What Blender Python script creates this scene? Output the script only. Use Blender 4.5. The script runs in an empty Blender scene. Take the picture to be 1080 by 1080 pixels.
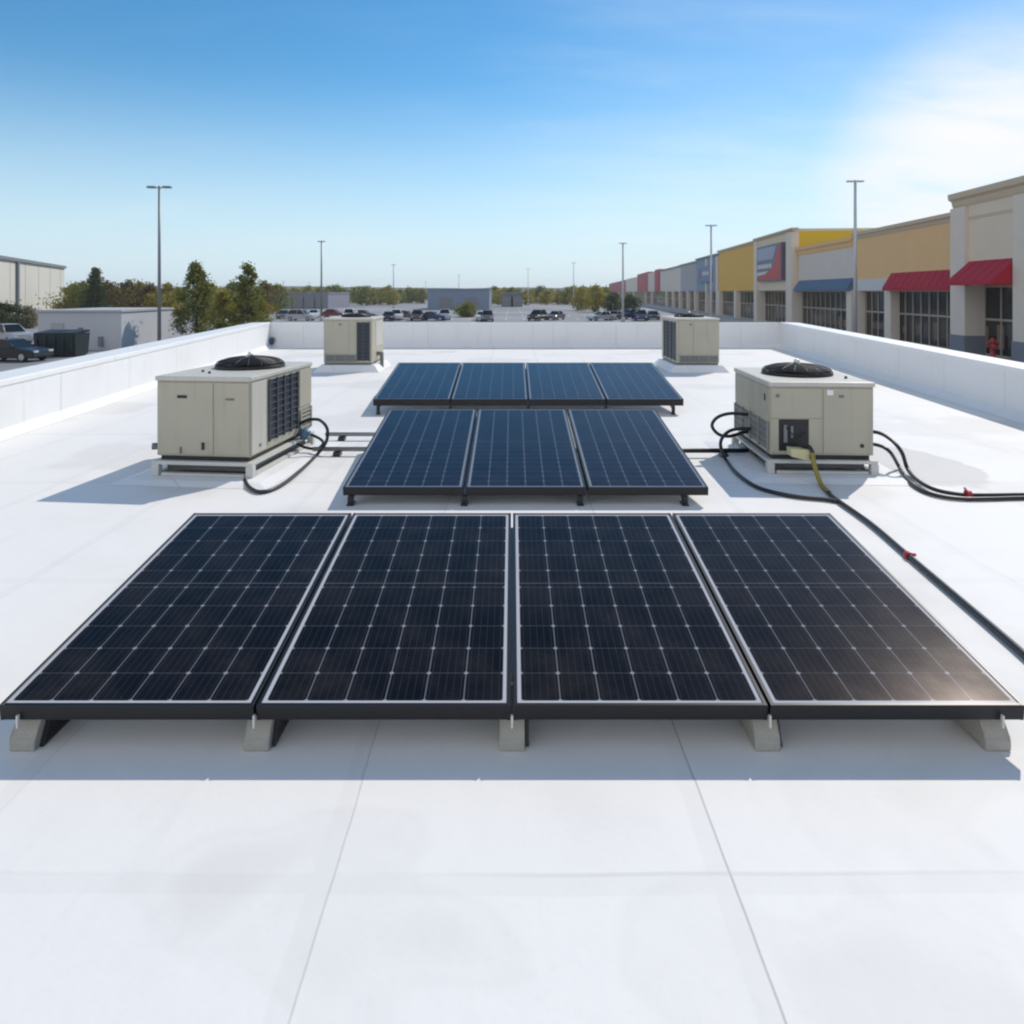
import bpy, bmesh, math, random
from mathutils import Vector, Matrix, noise
R = math.radians
PI = math.pi
random.seed(7)
S = bpy.context.scene
C = S.collection

# ------------------------------------------------------------------ camera, sky, sun, exposure
EYE = 1.875                     # metres above the roof deck
F = 750.0                       # focal length in photo pixels (photo is 1080 wide)
HZ = 308.0                      # horizon row in the photo
cam = bpy.data.cameras.new('camera')
cam.sensor_width = 36.0
cam.lens = 36.0 * F / 1080.0
cam.shift_y = -(540.0 - HZ) / 1080.0
cam.clip_start = 0.05
cam.clip_end = 6000.0
camo = bpy.data.objects.new('camera', cam)
camo.location = (0, 0, EYE)
camo.rotation_euler = (R(90), 0, 0)
C.objects.link(camo)
S.camera = camo

SUN_AZ, SUN_EL = 40.0, 44.5     # degrees right of straight ahead, degrees up
sd = Vector((math.sin(R(SUN_AZ)) * math.cos(R(SUN_EL)), math.cos(R(SUN_AZ)) * math.cos(R(SUN_EL)), math.sin(R(SUN_EL))))
sun = bpy.data.lights.new('sun', 'SUN')
sun.energy = 3.75
sun.angle = R(0.5)
sun.color = (1.0, 0.925, 0.825)
suno = bpy.data.objects.new('sun', sun)
suno.rotation_euler = sd.to_track_quat('Z', 'Y').to_euler()
suno.location = (30, 40, 40)
C.objects.link(suno)

S.render.engine = 'CYCLES'
S.cycles.use_denoising = True
S.cycles.max_bounces = 6
S.cycles.filter_width = 2.2
S.view_settings.view_transform = 'Standard'
S.view_settings.look = 'None'
S.view_settings.exposure = -0.17
S.view_settings.gamma = 1.0

W = bpy.data.worlds.new('World')
S.world = W
W.use_nodes = True


class NT:
    """small node-tree helper"""
    def __init__(s, tree):
        s.t = tree
        s.n = tree.nodes
        s.l = tree.links

    def node(s, kind, **kw):
        n = s.n.new(kind)
        for k, v in kw.items():
            setattr(n, k, v)
        return n

    def link(s, a, b):
        s.l.new(a, b)

    def put(s, sock, v):
        if isinstance(v, bpy.types.NodeSocket):
            s.l.new(v, sock)
        else:
            sock.default_value = v

    def m(s, op, a, b=None, c=None, clamp=False):
        n = s.n.new('ShaderNodeMath')
        n.operation = op
        n.use_clamp = clamp
        s.put(n.inputs[0], a)
        if b is not None:
            s.put(n.inputs[1], b)
        if c is not None:
            s.put(n.inputs[2], c)
        return n.outputs[0]

    def mix(s, f, a, b, blend='MIX'):
        n = s.n.new('ShaderNodeMix')
        n.data_type = 'RGBA'
        n.blend_type = blend
        s.put(n.inputs[0], f)
        s.put(n.inputs[6], a if isinstance(a, bpy.types.NodeSocket) else (*a, 1))
        s.put(n.inputs[7], b if isinstance(b, bpy.types.NodeSocket) else (*b, 1))
        return n.outputs[2]

    def ramp(s, v, a, b):
        n = s.n.new('ShaderNodeMapRange')
        n.interpolation_type = 'SMOOTHSTEP'
        s.put(n.inputs[0], v)
        n.inputs[1].default_value = a
        n.inputs[2].default_value = b
        return n.outputs[0]

    def noise(s, vec, scale, detail=4, rough=0.55, out=0):
        n = s.n.new('ShaderNodeTexNoise')
        n.inputs['Scale'].default_value = scale
        n.inputs['Detail'].default_value = detail
        n.inputs['Roughness'].default_value = rough
        if vec is not None:
            s.l.new(vec, n.inputs['Vector'])
        return n.outputs[out]

    def mapping(s, vec, scale=(1, 1, 1), rot=(0, 0, 0), loc=(0, 0, 0)):
        n = s.n.new('ShaderNodeMapping')
        n.inputs['Scale'].default_value = scale
        n.inputs['Rotation'].default_value = rot
        n.inputs['Location'].default_value = loc
        s.l.new(vec, n.inputs['Vector'])
        return n.outputs[0]


def build_world():
    t = NT(W.node_tree)
    t.n.clear()
    out = t.node('ShaderNodeOutputWorld')
    bg = t.node('ShaderNodeBackground')
    bg.inputs['Strength'].default_value = 0.135
    sky = t.node('ShaderNodeTexSky')
    sky.sky_type = 'NISHITA'
    sky.sun_disc = False
    sky.sun_elevation = R(SUN_EL)
    sky.sun_rotation = R(SUN_AZ)
    sky.altitude = 100
    sky.air_density = 1.0
    sky.dust_density = 0.1
    sky.ozone_density = 1.6
    # thin cirrus: streaks in the direction of view, thickest low on the right near the sun
    tc = t.node('ShaderNodeTexCoord')
    sep = t.node('ShaderNodeSeparateXYZ')
    t.link(tc.outputs['Generated'], sep.inputs[0])
    x, y, z = sep.outputs
    zz = t.m('MAXIMUM', z, 0.02)
    px = t.m('DIVIDE', x, t.m('ADD', zz, 0.25))
    py = t.m('DIVIDE', y, t.m('ADD', zz, 0.25))
    cmb = t.node('ShaderNodeCombineXYZ')
    t.link(px, cmb.inputs[0])
    t.link(py, cmb.inputs[1])
    mp = t.mapping(cmb.outputs[0], scale=(0.55, 1.9, 1), rot=(0, 0, R(24)))
    n1 = t.noise(mp, 1.6, 7, 0.6)
    n2 = t.noise(cmb.outputs[0], 0.9, 3, 0.5)
    wisps = t.m('MULTIPLY', t.ramp(n1, 0.42, 0.78), t.ramp(n2, 0.38, 0.68))
    # cloud bank round azimuth 31 deg, elevation 11 deg
    caz, cel = R(35), R(6.5)
    d = t.node('ShaderNodeVectorMath', operation='DOT_PRODUCT')
    nrm = t.node('ShaderNodeVectorMath', operation='NORMALIZE')
    t.link(tc.outputs['Generated'], nrm.inputs[0])
    t.link(nrm.outputs[0], d.inputs[0])
    d.inputs[1].default_value = (math.sin(caz) * math.cos(cel), math.cos(caz) * math.cos(cel), math.sin(cel))
    near = t.ramp(d.outputs['Value'], math.cos(R(13.5)), math.cos(R(1)))
    veil = t.ramp(d.outputs['Value'], math.cos(R(40)), math.cos(R(4)))
    n3 = t.noise(t.mapping(cmb.outputs[0], scale=(0.9, 1.8, 1), rot=(0, 0, R(-32))), 1.3, 6, 0.58)
    bank = t.m('MULTIPLY', near, t.ramp(n3, 0.20, 0.58))
    vl = t.m('MULTIPLY', veil, t.m('MULTIPLY_ADD', t.ramp(n1, 0.35, 0.75), 0.24, 0.10))
    fac = t.m('ADD', t.m('MULTIPLY', wisps, 0.13), t.m('ADD', t.m('MULTIPLY', bank, 0.8), vl), clamp=True)
    # hazy pale horizon
    low = t.ramp(z, 0.30, -0.03)
    hs = t.node('ShaderNodeHueSaturation')
    hs.inputs['Hue'].default_value = 0.492
    hs.inputs['Saturation'].default_value = 1.36
    hs.inputs['Value'].default_value = 1.1
    t.link(sky.outputs[0], hs.inputs['Color'])
    base = t.mix(t.m('MULTIPLY', low, 0.92), hs.outputs[0], (5.4, 6.9, 8.0))
    # unseen broken cloud added behind the camera to lift the fill in shade
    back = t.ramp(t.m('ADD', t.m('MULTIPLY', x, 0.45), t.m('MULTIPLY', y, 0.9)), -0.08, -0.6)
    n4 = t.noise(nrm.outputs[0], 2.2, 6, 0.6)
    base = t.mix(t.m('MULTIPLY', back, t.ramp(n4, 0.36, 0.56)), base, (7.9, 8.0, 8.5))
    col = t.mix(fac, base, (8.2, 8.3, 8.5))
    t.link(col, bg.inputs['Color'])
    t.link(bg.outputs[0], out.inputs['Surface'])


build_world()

# ------------------------------------------------------------------ materials
MATS = {}


def mat(name, col, rough=0.6, metal=0.0, var=0.0, vscale=3.0, spec=0.5, bump=0.0, bscale=40.0):
    """plain procedural material with a little colour and roughness variation"""
    if name in MATS:
        return MATS[name]
    m = bpy.data.materials.new(name)
    m.use_nodes = True
    t = NT(m.node_tree)
    b = t.n['Principled BSDF']
    b.inputs['Roughness'].default_value = rough
    b.inputs['Metallic'].default_value = metal
    b.inputs['Specular IOR Level'].default_value = spec
    tc = t.node('ShaderNodeTexCoord')
    if var > 0:
        n = t.noise(tc.outputs['Object'], vscale, 6, 0.6)
        f = t.m('MULTIPLY_ADD', n, 2 * var, 1 - var)
        mx = t.node('ShaderNodeVectorMath', operation='SCALE')
        mx.inputs[0].default_value = col
        t.link(f, mx.inputs['Scale'])
        t.link(mx.outputs[0], b.inputs['Base Color'])
        t.link(t.m('MULTIPLY_ADD', n, 0.2, max(rough - 0.1, 0.02), clamp=True), b.inputs['Roughness'])
    else:
        b.inputs['Base Color'].default_value = (*col, 1)
    if bump > 0:
        n = t.noise(tc.outputs['Object'], bscale, 3, 0.6)
        bp = t.node('ShaderNodeBump')
        bp.inputs['Strength'].default_value = bump
        bp.inputs['Distance'].default_value = 0.01
        t.link(n, bp.inputs['Height'])
        t.link(bp.outputs[0], b.inputs['Normal'])
    MATS[name] = m
    return m


def membrane_material():
    m = bpy.data.materials.new('white_membrane')
    m.use_nodes = True
    t = NT(m.node_tree)
    b = t.n['Principled BSDF']
    tc = t.node('ShaderNodeTexCoord')
    P = tc.outputs['Object']
    sep = t.node('ShaderNodeSeparateXYZ')
    t.link(P, sep.inputs[0])
    x, y, z = sep.outputs
    wob = t.m('MULTIPLY_ADD', t.noise(P, 0.9, 3), 0.03, -0.015)
    xs = t.m('ADD', x, wob)

    def line(v, w0, w1):
        return t.ramp(t.m('ABSOLUTE', v), w1, w0)
    # seams along the roof, 1.276 m rolls, two that read strongly
    fx = t.m('SUBTRACT', t.m('MULTIPLY', t.m('FRACT', t.m('DIVIDE', t.m('ADD', xs, 0.576 + 12.76 + 0.638), 1.276)), 1.276), 0.638)
    allx = t.m('MULTIPLY', line(fx, 0.002, 0.007), 0.10)
    sA = t.m('MULTIPLY', line(t.m('SUBTRACT', xs, 0.70), 0.001, 0.006), 0.42)
    sB = t.m('MULTIPLY', line(t.m('ADD', xs, 0.576), 0.001, 0.006), 0.26)
    ys = t.m('ADD', y, t.m('MULTIPLY_ADD', t.noise(P, 0.7, 2), 0.05, -0.025))
    fy = t.m('SUBTRACT', t.m('MULTIPLY', t.m('FRACT', t.m('DIVIDE', t.m('ADD', ys, 23.7 - 2.29 + 1.185), 2.37)), 2.37), 1.185)
    ally = t.m('MULTIPLY', line(fy, 0.003, 0.012), t.m('MULTIPLY', t.ramp(t.noise(P, 0.35, 2), 0.4, 0.62), 0.22))
    seam = t.m('MAXIMUM', t.m('MAXIMUM', allx, sA), t.m('MAXIMUM', sB, ally))
    weld = t.m('MULTIPLY', t.m('MAXIMUM', line(t.m('ADD', fx, 0.035), 0.03, 0.037), line(t.m('ADD', fy, 0.04), 0.035, 0.043)), t.m('MULTIPLY_ADD', t.noise(P, 1.3, 3), 0.16, 0.02))
    n_big = t.noise(P, 0.55, 6, 0.6)
    n_mid = t.noise(P, 4.0, 6, 0.65)
    n_fine = t.noise(P, 38.0, 4, 0.6)
    dirt = t.ramp(n_big, 0.50, 0.78)
    scuff = t.m('MULTIPLY', t.ramp(n_mid, 0.55, 0.80), 0.5)
    col = t.mix(t.m('MULTIPLY', dirt, 0.55), (0.80, 0.778, 0.742), (0.66, 0.635, 0.59))
    col = t.mix(t.m('MULTIPLY', scuff, 0.35), col, (0.62, 0.61, 0.59))
    col = t.mix(t.m('MULTIPLY', t.ramp(n_fine, 0.5, 0.8), 0.14), col, (0.60, 0.59, 0.58))
    # dried ponding rings: thin contour lines of a slow noise, and wind-drawn streaks
    pn = t.noise(t.mapping(P, loc=(3, 8, 0)), 0.42, 3, 0.5)
    ring = t.ramp(t.m('ABSOLUTE', t.m('SUBTRACT', pn, 0.56)), 0.012, 0.0)
    inside = t.ramp(pn, 0.555, 0.60)
    col = t.mix(t.m('ADD', t.m('MULTIPLY', ring, 0.10), t.m('MULTIPLY', inside, 0.28)), col, (0.56, 0.53, 0.49))
    stk = t.noise(t.mapping(P, scale=(7, 0.6, 1), rot=(0, 0, R(18))), 1.0, 5, 0.6)
    col = t.mix(t.m('MULTIPLY', t.ramp(stk, 0.55, 0.78), 0.16), col, (0.58, 0.57, 0.55))
    spk = t.noise(P, 160.0, 2, 0.5)
    col = t.mix(t.m('MULTIPLY', t.ramp(spk, 0.70, 0.76), 0.25), col, (0.35, 0.33, 0.31))
    col = t.mix(weld, col, (0.5, 0.49, 0.47))
    # dried puddle ring next to the right-hand air conditioner
    ex = t.m('DIVIDE', t.m('SUBTRACT', x, 4.35), 0.62)
    ey = t.m('DIVIDE', t.m('SUBTRACT', y, 7.75), 1.0)
    rr = t.m('SQRT', t.m('ADD', t.m('MULTIPLY', ex, ex), t.m('MULTIPLY', ey, ey)))
    rr = t.m('ADD', rr, t.m('MULTIPLY_ADD', t.noise(P, 2.5, 4), 0.5, -0.25))
    col = t.mix(t.m('MULTIPLY', t.ramp(rr, 1.0, 0.9), 0.9), col, (0.60, 0.58, 0.56))
    col = t.mix(seam, col, (0.20, 0.20, 0.21))
    t.link(col, b.inputs['Base Color'])
    b.inputs['Roughness'].default_value = 0.62
    b.inputs['Specular IOR Level'].default_value = 0.3
    bp = t.node('ShaderNodeBump')
    bp.inputs['Strength'].default_value = 0.5
    bp.inputs['Distance'].default_value = 0.03
    t.link(t.m('SUBTRACT', t.m('MULTIPLY', t.noise(P, 2.2, 5, 0.5), 0.8), t.m('MULTIPLY', seam, 0.25)), bp.inputs['Height'])
    t.link(bp.outputs[0], b.inputs['Normal'])
    return m


def parapet_material():
    m = bpy.data.materials.new('parapet_membrane')
    m.use_nodes = True
    t = NT(m.node_tree)
    b = t.n['Principled BSDF']
    tc = t.node('ShaderNodeTexCoord')
    P = tc.outputs['Object']
    sep = t.node('ShaderNodeSeparateXYZ')
    t.link(P, sep.inputs[0])
    s = t.m('ADD', t.m('ADD', sep.outputs[0], sep.outputs[1]), 40.0)
    f = t.m('SUBTRACT', t.m('MULTIPLY', t.m('FRACT', t.m('DIVIDE', s, 2.1)), 2.1), 1.05)
    seam = t.m('MULTIPLY', t.ramp(t.m('ABSOLUTE', f), 0.016, 0.004), 0.28)
    n = t.noise(P, 1.2, 6, 0.6)
    st = t.noise(t.mapping(P, scale=(6, 6, 0.5)), 1.0, 4, 0.6)
    col = t.mix(t.m('MULTIPLY', t.ramp(n, 0.45, 0.8), 0.35), (0.79, 0.78, 0.765), (0.66, 0.65, 0.63))
    col = t.mix(t.m('MULTIPLY', t.ramp(st, 0.55, 0.8), 0.32), col, (0.55, 0.53, 0.50))
    col = t.mix(seam, col, (0.3, 0.3, 0.31))
    t.link(col, b.inputs['Base Color'])
    b.inputs['Roughness'].default_value = 0.6
    b.inputs['Specular IOR Level'].default_value = 0.3
    bp = t.node('ShaderNodeBump')
    bp.inputs['Strength'].default_value = 0.35
    bp.inputs['Distance'].default_value = 0.02
    t.link(t.m('SUBTRACT', n, seam), bp.inputs['Height'])
    t.link(bp.outputs[0], b.inputs['Normal'])
    return m


def cell_material(name, w, l, nx, ny, border, lw, col, glare_dust=0.0, spec=0.33, line=(0.42, 0.45, 0.50), edge=(0.52, 0.53, 0.55), tint=(1, 1, 1)):
    """photovoltaic glass: cell grid, corner diamonds, busbars, white backsheet border; object coords, x across, y up the panel"""
    m = bpy.data.materials.new(name)
    m.use_nodes = True
    t = NT(m.node_tree)
    b = t.n['Principled BSDF']
    tc = t.node('ShaderNodeTexCoord')
    sep = t.node('ShaderNodeSeparateXYZ')
    t.link(tc.outputs['Object'], sep.inputs[0])
    x, y, z = sep.outputs
    cw, ch = (w - 2 * border) / nx, (l - 2 * border) / ny
    ux = t.m('DIVIDE', t.m('ADD', x, w / 2 - border), cw)
    uy = t.m('DIVIDE', t.m('SUBTRACT', y, border), ch)
    fx = t.m('FRACT', ux)
    fy = t.m('FRACT', uy)
    dx = t.m('MULTIPLY', t.m('MINIMUM', fx, t.m('SUBTRACT', 1.0, fx)), cw)
    dy = t.m('MULTIPLY', t.m('MINIMUM', fy, t.m('SUBTRACT', 1.0, fy)), ch)
    vl = t.m('MULTIPLY', t.ramp(dx, lw * 1.1, lw * 0.6), 0.48)
    hl = t.m('MULTIPLY', t.ramp(dy, lw * 1.1, lw * 0.6), 0.16)
    dia = t.m('MULTIPLY', t.ramp(t.m('ADD', dx, dy), 0.0135, 0.010), 0.85)
    mid = t.m('MULTIPLY', t.ramp(t.m('ABSOLUTE', t.m('SUBTRACT', y, l / 2 + 0.04)), 0.004, 0.002), 0.30)
    bus = t.m('ABSOLUTE', t.m('SUBTRACT', t.m('FRACT', t.m('MULTIPLY', fx, 5.0)), 0.5))
    busl = t.m('MULTIPLY', t.ramp(bus, 0.06, 0.02), 0.07)
    g = t.m('MAXIMUM', t.m('MAXIMUM', vl, hl), t.m('MAXIMUM', t.m('MAXIMUM', dia, mid), busl))
    # each cell a slightly different shade
    cell = t.node('ShaderNodeCombineXYZ')
    t.link(t.m('FLOOR', ux), cell.inputs[0])
    t.link(t.m('FLOOR', uy), cell.inputs[1])
    oi = t.node('ShaderNodeObjectInfo')
    t.link(t.m('MULTIPLY', oi.outputs['Random'], 50.0), cell.inputs[2])
    wn = t.node('ShaderNodeTexWhiteNoise', noise_dimensions='3D')
    t.link(cell.outputs[0], wn.inputs['Vector'])
    ccol = t.mix(wn.outputs['Value'], tuple(c * 0.75 for c in col), tuple(c * 1.3 for c in col))
    c = t.mix(g, ccol, line)
    ed = t.m('MAXIMUM', t.m('SUBTRACT', t.m('ABSOLUTE', x), w / 2 - border),
             t.m('SUBTRACT', t.m('ABSOLUTE', t.m('SUBTRACT', y, l / 2)), l / 2 - border))
    c = t.mix(t.m('GREATER_THAN', ed, 0.0), c, edge)
    P = tc.outputs['Object']
    du = t.m('MULTIPLY', t.ramp(t.noise(P, 3.0, 7, 0.65), 0.35, 0.8), 0.03 + glare_dust)  # patchy dust, its brown put in to imitate warm sun glare
    c = t.mix(du, c, (0.36, 0.27, 0.21))
    t.link(c, b.inputs['Base Color'])
    rgh = t.m('MULTIPLY_ADD', t.noise(P, 5.0, 5, 0.6), 0.06, 0.125)
    t.link(rgh, b.inputs['Roughness'])
    b.inputs['Specular IOR Level'].default_value = spec
    b.inputs['IOR'].default_value = 1.45
    b.inputs['Specular Tint'].default_value = (*tint, 1)
    return m


def leaf_material(name, a, bcol, cscale=0.35):
    m = bpy.data.materials.new(name)
    m.use_nodes = True
    t = NT(m.node_tree)
    b = t.n['Principled BSDF']
    geo = t.node('ShaderNodeNewGeometry')
    tc = t.node('ShaderNodeTexCoord')
    n = t.noise(tc.outputs['Object'], cscale, 4, 0.6)
    f = t.m('ADD', t.m('MULTIPLY', geo.outputs['Random Per Island'], 0.55), t.m('MULTIPLY', t.ramp(n, 0.3, 0.7), 0.45))
    col = t.mix(f, a, bcol)
    t.link(col, b.inputs['Base Color'])
    b.inputs['Roughness'].default_value = 0.6
    b.inputs['Specular IOR Level'].default_value = 0.2
    tr = t.node('ShaderNodeBsdfTranslucent')
    t.link(col, tr.inputs['Color'])
    ms = t.node('ShaderNodeMixShader')
    ms.inputs[0].default_value = 0.5
    t.link(b.outputs[0], ms.inputs[1])
    t.link(tr.outputs[0], ms.inputs[2])
    t.link(ms.outputs[0], t.n['Material Output'].inputs['Surface'])
    return m


def asphalt_material():
    m = bpy.data.materials.new('worn_pale_asphalt')
    m.use_nodes = True
    t = NT(m.node_tree)
    b = t.n['Principled BSDF']
    tc = t.node('ShaderNodeTexCoord')
    P = tc.outputs['Object']
    a = t.noise(P, 0.03, 5, 0.6)
    c = t.noise(P, 0.6, 6, 0.65)
    col = t.mix(t.ramp(a, 0.35, 0.7), (0.21, 0.21, 0.22), (0.32, 0.32, 0.325))
    col = t.mix(t.m('MULTIPLY', t.ramp(c, 0.5, 0.8), 0.4), col, (0.2, 0.2, 0.2))
    t.link(col, b.inputs['Base Color'])
    b.inputs['Roughness'].default_value = 0.85
    return m


M_ROOF = membrane_material()
M_PAR = parapet_material()
M_COPING = mat('white_coping', (0.80, 0.79, 0.77), 0.45, var=0.05, vscale=1.5)
M_BLACK_AL = mat('black_anodised_frame', (0.012, 0.012, 0.014), 0.38, 0.3, spec=0.5)
M_ALU = mat('mill_aluminium', (0.46, 0.45, 0.42), 0.42, 0.7, var=0.08)
M_BLOCK = mat('tan_concrete_block', (0.40, 0.375, 0.32), 0.85, var=0.22, vscale=14, bump=0.4, bscale=90)


def weathered(name, col, dirt, amount):
    """painted sheet steel: rain streaks, grime, small scuffs"""
    m = mat(name, col, 0.48)
    t = NT(m.node_tree)
    b = t.n['Principled BSDF']
    P = t.node('ShaderNodeTexCoord').outputs['Object']
    n1 = t.noise(P, 2.2, 6, 0.62)
    st = t.noise(t.mapping(P, scale=(16, 16, 0.9)), 1.0, 5, 0.6)
    sc = t.noise(P, 26.0, 5, 0.65)
    c = t.mix(t.m('MULTIPLY', t.ramp(n1, 0.40, 0.75), amount), col, dirt)
    c = t.mix(t.m('MULTIPLY', t.ramp(st, 0.52, 0.78), amount * 1.1), c, tuple(v * 0.6 for v in dirt))
    c = t.mix(t.m('MULTIPLY', t.ramp(sc, 0.62, 0.74), amount * 0.9), c, (0.20, 0.16, 0.11))
    t.link(c, b.inputs['Base Color'])
    t.link(t.m('MULTIPLY_ADD', n1, 0.3, 0.32), b.inputs['Roughness'])
    bp = t.node('ShaderNodeBump')
    bp.inputs['Strength'].default_value = 0.12
    bp.inputs['Distance'].default_value = 0.01
    t.link(t.noise(P, 3.0, 2, 0.4), bp.inputs['Height'])
    t.link(bp.outputs[0], b.inputs['Normal'])
    return m


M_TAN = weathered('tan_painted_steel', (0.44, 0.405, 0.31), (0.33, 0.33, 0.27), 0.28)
M_TAN_LIT = weathered('sunlit_tan_painted_steel', (0.56, 0.53, 0.46), (0.42, 0.39, 0.33), 0.28)  # lighter tan with sunlight put in for the lit side strips; lids share it
M_TAN_D = mat('tan_seam_shadow_gap', (0.12, 0.11, 0.09), 0.7)
M_STAND = mat('weathered_cream_steel', (0.60, 0.59, 0.54), 0.55, var=0.10, vscale=6)
M_BLACK = mat('black_plastic', (0.012, 0.012, 0.012), 0.45)
M_RUBBER = mat('black_rubber_hose', (0.018, 0.019, 0.022), 0.42, var=0.2, vscale=20)
M_COIL = mat('dark_coil_fins', (0.035, 0.042, 0.055), 0.5, 0.4, var=0.2, vscale=18)
M_LOUVRE = mat('louvre_grey_blue', (0.075, 0.085, 0.105), 0.5, 0.3)
M_VENT = mat('dark_vent_grey', (0.17, 0.17, 0.16), 0.6)  # one even grey for vents, latches and small fittings
M_CONDUIT = mat('grey_conduit', (0.30, 0.30, 0.30), 0.5, 0.4, var=0.1)
M_YELLOW = mat('yellow_cable_sleeve', (0.30, 0.23, 0.04), 0.6, var=0.15, vscale=20)
M_CREAM = mat('cream_plug_housing', (0.62, 0.55, 0.30), 0.5)
M_RED = mat('red_tape', (0.45, 0.02, 0.03), 0.5)
M_BRIGHT = mat('bright_metal', (0.75, 0.73, 0.66), 0.35, 0.6)
M_STICKER = mat('white_sticker', (0.80, 0.80, 0.80), 0.5)
M_GLASSY = mat('dark_shop_glass', (0.014, 0.016, 0.02), 0.08, spec=0.5)
M_POLE = mat('galvanised_grey_pole', (0.22, 0.23, 0.24), 0.5, 0.4, var=0.08)
M_POLE_L = mat('pale_grey_pole', (0.55, 0.55, 0.55), 0.5, 0.2, var=0.06)
M_BARK = mat('brown_bark', (0.07, 0.05, 0.035), 0.9, var=0.25, vscale=6)
M_ASPH = asphalt_material()
M_PAVE = mat('pale_concrete_pavement', (0.46, 0.45, 0.43), 0.85, var=0.12, vscale=0.8)
M_PAINT = mat('white_road_paint', (0.72, 0.72, 0.70), 0.7, var=0.15, vscale=2)
M_GRASS = mat('dry_green_ground', (0.11, 0.12, 0.05), 0.95, var=0.35, vscale=0.02)
M_HILL = mat('far_hill_green', (0.055, 0.075, 0.06), 0.95, var=0.3, vscale=0.012)


# ------------------------------------------------------------------ mesh helpers
class MB:
    def __init__(s):
        s.b = bmesh.new()

    def poly(s, pts, faces):
        vs = [s.b.verts.new(p) for p in pts]
        for f in faces:
            try:
                s.b.faces.new([vs[i] for i in f])
            except ValueError:
                pass
        return s

    def hexa(s, p):
        """p: bottom four then top four, both counter-clockwise from above"""
        return s.poly(p, [(3, 2, 1, 0), (4, 5, 6, 7), (0, 1, 5, 4), (1, 2, 6, 5), (2, 3, 7, 6), (3, 0, 4, 7)])

    def box(s, x0, x1, y0, y1, z0, z1):
        return s.hexa([(x0, y0, z0), (x1, y0, z0), (x1, y1, z0), (x0, y1, z0), (x0, y0, z1), (x1, y0, z1), (x1, y1, z1), (x0, y1, z1)])

    def bbox(s, x0, x1, y0, y1, z0, z1, bev=0.01, seg=2):
        b2 = bmesh.new()
        vs = [b2.verts.new(p) for p in [(x0, y0, z0), (x1, y0, z0), (x1, y1, z0), (x0, y1, z0), (x0, y0, z1), (x1, y0, z1), (x1, y1, z1), (x0, y1, z1)]]
        for f in [(3, 2, 1, 0), (4, 5, 6, 7), (0, 1, 5, 4), (1, 2, 6, 5), (2, 3, 7, 6), (3, 0, 4, 7)]:
            b2.faces.new([vs[i] for i in f])
        bmesh.ops.bevel(b2, geom=list(b2.edges), offset=bev, segments=seg, affect='EDGES', profile=0.5)
        s.merge(b2)
        return s

    def merge(s, b2):
        me = bpy.data.meshes.new('tmp')
        b2.to_mesh(me)
        b2.free()
        s.b.from_mesh(me)
        bpy.data.meshes.remove(me)

    def cyl(s, p0, p1, r0, r1=None, n=14, cap=True):
        if r1 is None:
            r1 = r0
        p0, p1 = Vector(p0), Vector(p1)
        d = (p1 - p0).normalized()
        u = d.orthogonal().normalized()
        v = d.cross(u)
        a, c = [], []
        for i in range(n):
            q = u * math.cos(2 * PI * i / n) + v * math.sin(2 * PI * i / n)
            a.append(s.b.verts.new(p0 + q * r0))
            c.append(s.b.verts.new(p1 + q * r1))
        for i in range(n):
            j = (i + 1) % n
            s.b.faces.new([a[i], a[j], c[j], c[i]]).smooth = True
        if cap:
            s.b.faces.new(a[::-1])
            s.b.faces.new(c)
        return s

    def tube(s, pts, r, n=10, sub=6, closed=False):
        P = [Vector(p) for p in pts]
        if sub > 1 and len(P) > 2:
            Q = []
            m = len(P)
            rng = range(m if closed else m - 1)
            for i in rng:
                if closed:
                    p0, p1, p2, p3 = P[(i - 1) % m], P[i], P[(i + 1) % m], P[(i + 2) % m]
                else:
                    p0, p1, p2, p3 = P[max(i - 1, 0)], P[i], P[i + 1], P[min(i + 2, m - 1)]
                for k in range(sub):
                    t = k / sub
                    Q.append(0.5 * ((2 * p1) + (-p0 + p2) * t + (2 * p0 - 5 * p1 + 4 * p2 - p3) * t * t + (-p0 + 3 * p1 - 3 * p2 + p3) * t ** 3))
            if not closed:
                Q.append(P[-1])
            P = Q
        rings = []
        u = None
        for i, p in enumerate(P):
            if closed:
                d = (P[(i + 1) % len(P)] - P[i - 1]).normalized()
            else:
                d = (P[min(i + 1, len(P) - 1)] - P[max(i - 1, 0)]).normalized()
            u = d.orthogonal().normalized() if u is None else (u - d * u.dot(d)).normalized()
            v = d.cross(u)
            rings.append([s.b.verts.new(p + (u * math.cos(2 * PI * k / n) + v * math.sin(2 * PI * k / n)) * r) for k in range(n)])
        for i in range(len(rings) - (0 if closed else 1)):
            A, B = rings[i], rings[(i + 1) % len(rings)]
            for k in range(n):
                s.b.faces.new([A[k], A[(k + 1) % n], B[(k + 1) % n], B[k]]).smooth = True
        if not closed:
            s.b.faces.new(rings[0][::-1])
            s.b.faces.new(rings[-1])
        return s

    def lathe(s, prof, n=32, at=(0, 0, 0)):
        """prof: (r, z) list from bottom to top"""
        ax, ay, az = at
        rings = []
        for r, z in prof:
            rings.append([s.b.verts.new((ax + r * math.cos(2 * PI * k / n), ay + r * math.sin(2 * PI * k / n), az + z)) for k in range(n)])
        for A, B in zip(rings, rings[1:]):
            for k in range(n):
                s.b.faces.new([A[k], A[(k + 1) % n], B[(k + 1) % n], B[k]]).smooth = True
        if prof[0][0] > 0.0005:
            s.b.faces.new(rings[0][::-1])
        if prof[-1][0] > 0.0005:
            s.b.faces.new(rings[-1])
        return s

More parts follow.
